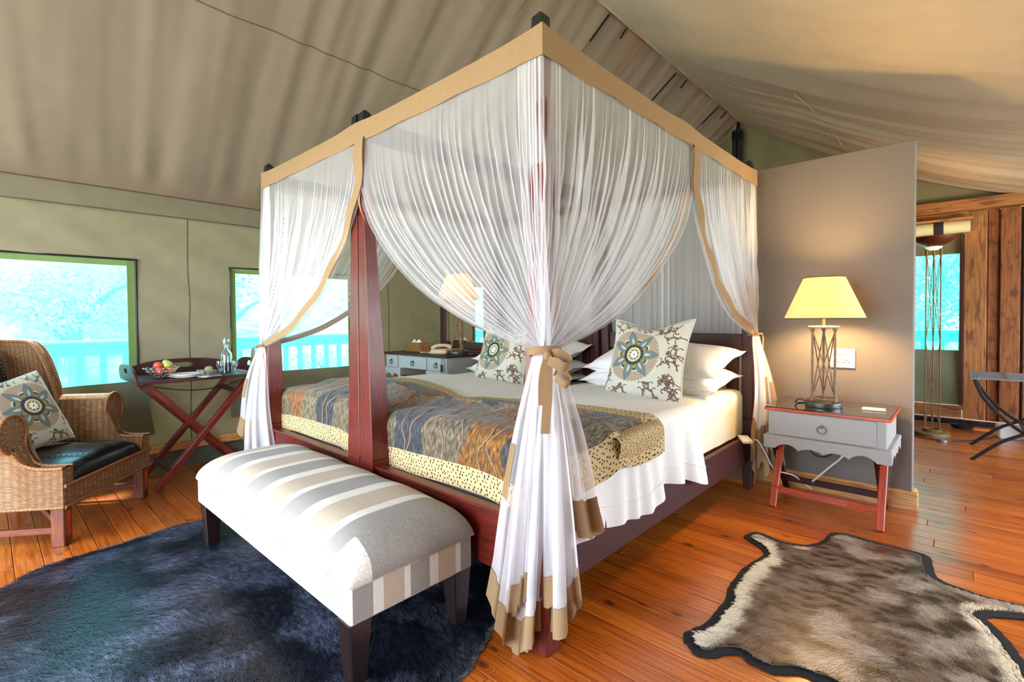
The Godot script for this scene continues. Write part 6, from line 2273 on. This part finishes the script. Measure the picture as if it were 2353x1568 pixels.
func fur(parent: Node3D, poly: PackedVector2Array, y: float, count: int, tuft: ArrayMesh, dirf: Callable, colf: Callable, sd: int) -> void:
	var lo := poly[0]
	var hi := poly[0]
	for p in poly:
		lo = lo.min(p)
		hi = hi.max(p)
	rng.seed = sd
	var xs := []
	var cs := []
	var tries := 0
	while xs.size() < count and tries < count * 4:
		tries += 1
		var p := Vector2(rng.randf_range(lo.x, hi.x), rng.randf_range(lo.y, hi.y))
		if not inside(p, poly): continue
		var a: float = dirf.call(p) + rng.randfn() * 0.22
		var s := rng.randf_range(0.8, 1.25)
		xs.append(Transform3D(Basis(Vector3.UP, -a).scaled(Vector3(s, s, s)), Vector3(p.x, y, p.y) - parent.position))
		cs.append(colf.call(p))
	var mm := MultiMesh.new()
	mm.transform_format = MultiMesh.TRANSFORM_3D
	mm.use_colors = true
	mm.mesh = tuft
	mm.instance_count = xs.size()
	for i in xs.size():
		mm.set_instance_transform(i, xs[i])
		mm.set_instance_color(i, cs[i])
	var mi := MultiMeshInstance3D.new()
	mi.name = "fur"
	mi.multimesh = mm
	parent.add_child(mi, true)
	mi.set_meta("kind", "stuff")

func build_rugs() -> void:
	var nz: PackedByteArray = M["fur_noise"]
	var nf: PackedByteArray = M["fur_fine"]
	var at2 := func(d: PackedByteArray, p: Vector2, k: float) -> float: return sample(d, 512, 512, int(p.x * k), int(p.y * k))
	# black cowhide
	var o := smooth_outline([[-1.87, 1.225], [-2.0, 1.09], [-2.03, 0.86], [-2.06, 0.44], [-1.9, 0.08], [-1.5, -0.18], [-1.0, -0.30], [-0.5, -0.30], [-0.24, -0.14], [-0.190, 0.053], [-0.13, 0.18], [-0.085, 0.30], [0.0, 0.55], [0.08, 0.9], [-0.1, 1.3], [-0.5, 1.6], [-1.0, 1.62], [-1.5, 1.5]], 8, 0.006, 3)
	var r := thing("cowhide_rug", "black cowhide rug under the striped bench", "rug", Vector3(-1.0, 0, 0.6))
	part("hide", slab(o, 0.0005, 0.006, 1.0), M.hide_black, r)
	var spine := func(p: Vector2) -> float: return (p - Vector2(-1.35, 0.55)).dot(Vector2(0.62, 0.78).orthogonal())
	fur(r, Geometry2D.offset_polygon(o, -0.012)[0], 0.005, 52000, tuft_mesh(7, 0.024, 0.0011, 0.011), func(p: Vector2):
		var s: float = spine.call(p)
		return 2.4 + clampf(s * 1.2, -0.9, 0.9) + 1.2 * (at2.call(nz, p, 230.0) - 0.5), func(p: Vector2):
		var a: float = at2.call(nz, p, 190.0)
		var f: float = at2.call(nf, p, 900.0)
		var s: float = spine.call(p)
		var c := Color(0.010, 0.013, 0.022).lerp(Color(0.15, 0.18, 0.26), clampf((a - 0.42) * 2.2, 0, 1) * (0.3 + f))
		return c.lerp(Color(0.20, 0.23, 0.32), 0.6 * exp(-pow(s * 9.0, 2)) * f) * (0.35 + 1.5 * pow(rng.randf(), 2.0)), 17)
	# antelope skin on black felt
	var h := smooth_outline([
		[0.217, -1.306], [0.240, -1.395], [0.295, -1.398], [0.356, -1.375], [0.420, -1.379], [0.475, -1.418], [0.511, -1.492], [0.523, -1.602], [0.539, -1.656], [0.606, -1.676], [0.669, -1.665], [0.740, -1.665], [0.819, -1.664], [0.873, -1.663], [0.911, -1.640], [0.921, -1.576], [0.932, -1.467], [0.962, -1.415], [1.026, -1.390], [1.086, -1.380], [1.189, -1.393], [1.285, -1.416], [1.295, -1.364], [1.260, -1.298], [1.182, -1.268], [1.114, -1.225],
		[1.082, -1.190], [1.104, -1.146], [1.134, -1.076], [1.157, -0.988], [1.181, -0.903], [1.193, -0.743], [1.110, -0.535], [1.010, -0.456], [0.889, -0.412], [0.788, -0.411], [0.740, -0.437], [0.695, -0.429], [0.656, -0.423], [0.600, -0.381], [0.559, -0.374], [0.523, -0.377], [0.482, -0.391], [0.431, -0.321], [0.386, -0.300], [0.350, -0.326], [0.324, -0.344], [0.313, -0.387],
		[0.344, -0.483], [0.345, -0.593], [0.342, -0.682], [0.321, -0.792], [0.316, -0.897], [0.319, -1.001], [0.343, -1.131], [0.336, -1.202], [0.281, -1.254]], 4, 0.003, 5)
	var k := thing("antelope_skin", "brown and cream antelope skin rug edged with black felt beside the bed", "rug", Vector3(0.7, 0, -1.0))
	part("felt_backing", slab(h, 0.0005, 0.005, 1.0), M.felt, k, "black felt border")
	var inner := PackedVector2Array()
	var off := Geometry2D.offset_polygon(h, -0.036)
	for q in off:
		if q.size() > inner.size(): inner = q
	part("pelt", slab(inner, 0.004, 0.009, 1.0), M.suede, k)
	var left := PackedVector2Array([Vector2(0.30, -1.24), Vector2(0.345, -1.13), Vector2(0.325, -1.0), Vector2(0.32, -0.8), Vector2(0.345, -0.6), Vector2(0.345, -0.48), Vector2(0.33, -0.40)])
	var right := PackedVector2Array([Vector2(1.20, -1.26), Vector2(1.09, -1.19), Vector2(1.13, -1.07), Vector2(1.18, -0.90), Vector2(1.19, -0.74), Vector2(1.11, -0.54)])
	var dl := func(p: Vector2, q: PackedVector2Array) -> float:
		var d := 9.0
		for i in q.size() - 1: d = minf(d, Geometry2D.get_closest_point_to_segment(p, q[i], q[i + 1]).distance_to(p))
		return d
	fur(k, Geometry2D.offset_polygon(inner, -0.012)[0], 0.008, 52000, tuft_mesh(7, 0.020, 0.0011, 0.010), func(p: Vector2):
		var toedge := 0.0
		return 2.6 + 1.8 * (at2.call(nz, p, 200.0) - 0.5) + (1.2 if p.x > 0.9 else 0.0), func(p: Vector2):
		var wl: float = dl.call(p, left)
		var a: float = at2.call(nz, p, 330.0)
		var a2: float = at2.call(nz, p * Vector2(1.0, 1.6) + Vector2(3, 1), 800.0)
		var f: float = at2.call(nf, p, 1500.0)
		var c := Color(0.22, 0.165, 0.125).lerp(Color(0.060, 0.038, 0.028), clampf((a2 - 0.40) * 4.0, 0, 1))
		c = c.lerp(Color(0.56, 0.50, 0.45), clampf((a - 0.46) * 4.5, 0, 0.95) * (0.4 + 0.6 * f) * smoothstep(0.10, 0.34, wl + 0.12 * (a2 - 0.5)))
		c = c.lerp(Color(0.16, 0.075, 0.05), 0.75 * clampf(1.0 - Vector2(p.x - 0.78, p.y + 1.6).length() / 0.16, 0, 1) + 0.6 * clampf(1.0 - Vector2(p.x - 0.50, p.y + 0.42).length() / 0.2, 0, 1))
		var wr_: float = dl.call(p, right)
		var w: float = smoothstep(0.105, 0.07, wl + 0.03 * (a2 - 0.5)) + smoothstep(0.085, 0.05, wr_ + 0.03 * (a2 - 0.5))
		if p.y < -1.33 and p.x < 0.5: w += smoothstep(0.035, 0.02, edge_dist(p, inner)) * 0.7
		return c.lerp(Color(0.86, 0.82, 0.68), clampf(w, 0, 1)) * (0.6 + 0.7 * rng.randf()), 23)

func _ready() -> void:
	# ---- camera
	var cam := Camera3D.new()
	cam.name = "camera"
	cam.near = 0.05
	cam.far = 200.0
	cam.projection = Camera3D.PROJECTION_FRUSTUM
	cam.size = 2.0 * 0.05 * 784.0 / 1125.87
	cam.frustum_offset = Vector2(0, -27.7 / 1125.87 * 0.05)
	var cr := Vector3(0.73361, -0.00803, -0.67952)
	var cu := Vector3(-0.00855, 0.99974, -0.02104)
	cam.transform = Transform3D(Basis(cr, cu, cr.cross(cu)).orthonormalized(), Vector3(1.0198, 1.10, 1.2490))
	add_child(cam, true)
	cam.make_current()
	# ---- sky, sun, exposure
	var we := WorldEnvironment.new()
	we.name = "environment"
	var env := Environment.new()
	env.background_mode = Environment.BG_SKY
	var sm := ProceduralSkyMaterial.new()
	sm.sky_top_color = Color(0.62, 0.76, 0.95)
	sm.sky_horizon_color = Color(0.93, 0.96, 1.0)
	sm.ground_bottom_color = Color(0.40, 0.42, 0.36)
	sm.ground_horizon_color = Color(0.75, 0.78, 0.76)
	sm.sun_angle_max = 1.0
	var sky := Sky.new()
	sky.sky_material = sm
	env.sky = sky
	env.background_energy_multiplier = 8.0
	env.tonemap_mode = Environment.TONE_MAPPER_LINEAR
	env.tonemap_exposure = 1.08
	env.sdfgi_enabled = true
	env.ssao_enabled = true
	env.ssil_enabled = true
	we.environment = env
	add_child(we, true)
	var sun := DirectionalLight3D.new()
	sun.name = "sun"
	sun.light_color = Color(1.0, 0.96, 0.88)
	sun.light_energy = 7.0
	sun.light_angular_distance = 8.0
	sun.shadow_enabled = true
	sun.look_at_from_position(Vector3(-6, 9.5, -1.5), Vector3.ZERO)
	add_child(sun, true)
	# daylight of the open tent front, as wide as the opening
	var door := AreaLight3D.new()
	door.name = "daylight"
	door.area_size = Vector2(3.6, 1.9)
	door.area_normalize_energy = false
	door.light_energy = 2.2
	door.light_color = Color(0.97, 0.98, 1.0)
	door.area_range = 20.0
	door.position = Vector3(-1.05, 1.0, ZF - 0.05)
	door.shadow_enabled = true
	add_child(door, true)
	# daylight of the long opening in the right wall
	var side := AreaLight3D.new()
	side.name = "side_daylight"
	side.area_size = Vector2(3.5, 1.4)
	side.area_normalize_energy = false
	side.light_energy = 1.9
	side.light_color = Color(0.97, 0.98, 1.0)
	side.area_range = 20.0
	side.position = Vector3(3.40, 1.0, -3.05)
	side.rotation = Vector3(0, PI / 2, 0)
	side.shadow_enabled = true
	add_child(side, true)
	# ---- materials, setting, objects
	make_materials()
	more_materials()
	build_room()
	build_outside()
	build_beds()
	build_net()
	build_bench()
	build_armchair()
	build_butler_table()
	build_nightstand()
	build_bedside()
	build_desk()
	build_back_corner()
	build_rugs()

func more_materials() -> void:
	var bg := mat("black_glass", Color(0.12, 0.10, 0.095), 0.06)
	bg.clearcoat_enabled = true
	bg.clearcoat = 1.0
	bg.clearcoat_roughness = 0.03
	mat("cord_tan", Color(0.60, 0.50, 0.37), 0.9)
	mat("piping", Color(0.62, 0.58, 0.52), 0.9)
	var sh := mat("shade", Color(0.93, 0.88, 0.74), 0.9)
	sh.backlight_enabled = true
	sh.backlight = Color(1.0, 0.93, 0.72)
	var bu := mat("bulb", Color(1, 0.9, 0.7), 0.5)
	bu.emission_enabled = true
	bu.emission = Color(1.0, 0.78, 0.45)
	bu.emission_energy_multiplier = 6.0
	var cp := mat("copper", Color(0.42, 0.20, 0.10), 0.4)
	cp.metallic = 0.5
	var lg := mat("lamp_glass", Color(0.95, 0.95, 0.92), 0.3)
	lg.emission_enabled = true
	lg.emission = Color(1.0, 0.92, 0.78)
	lg.emission_energy_multiplier = 0.7
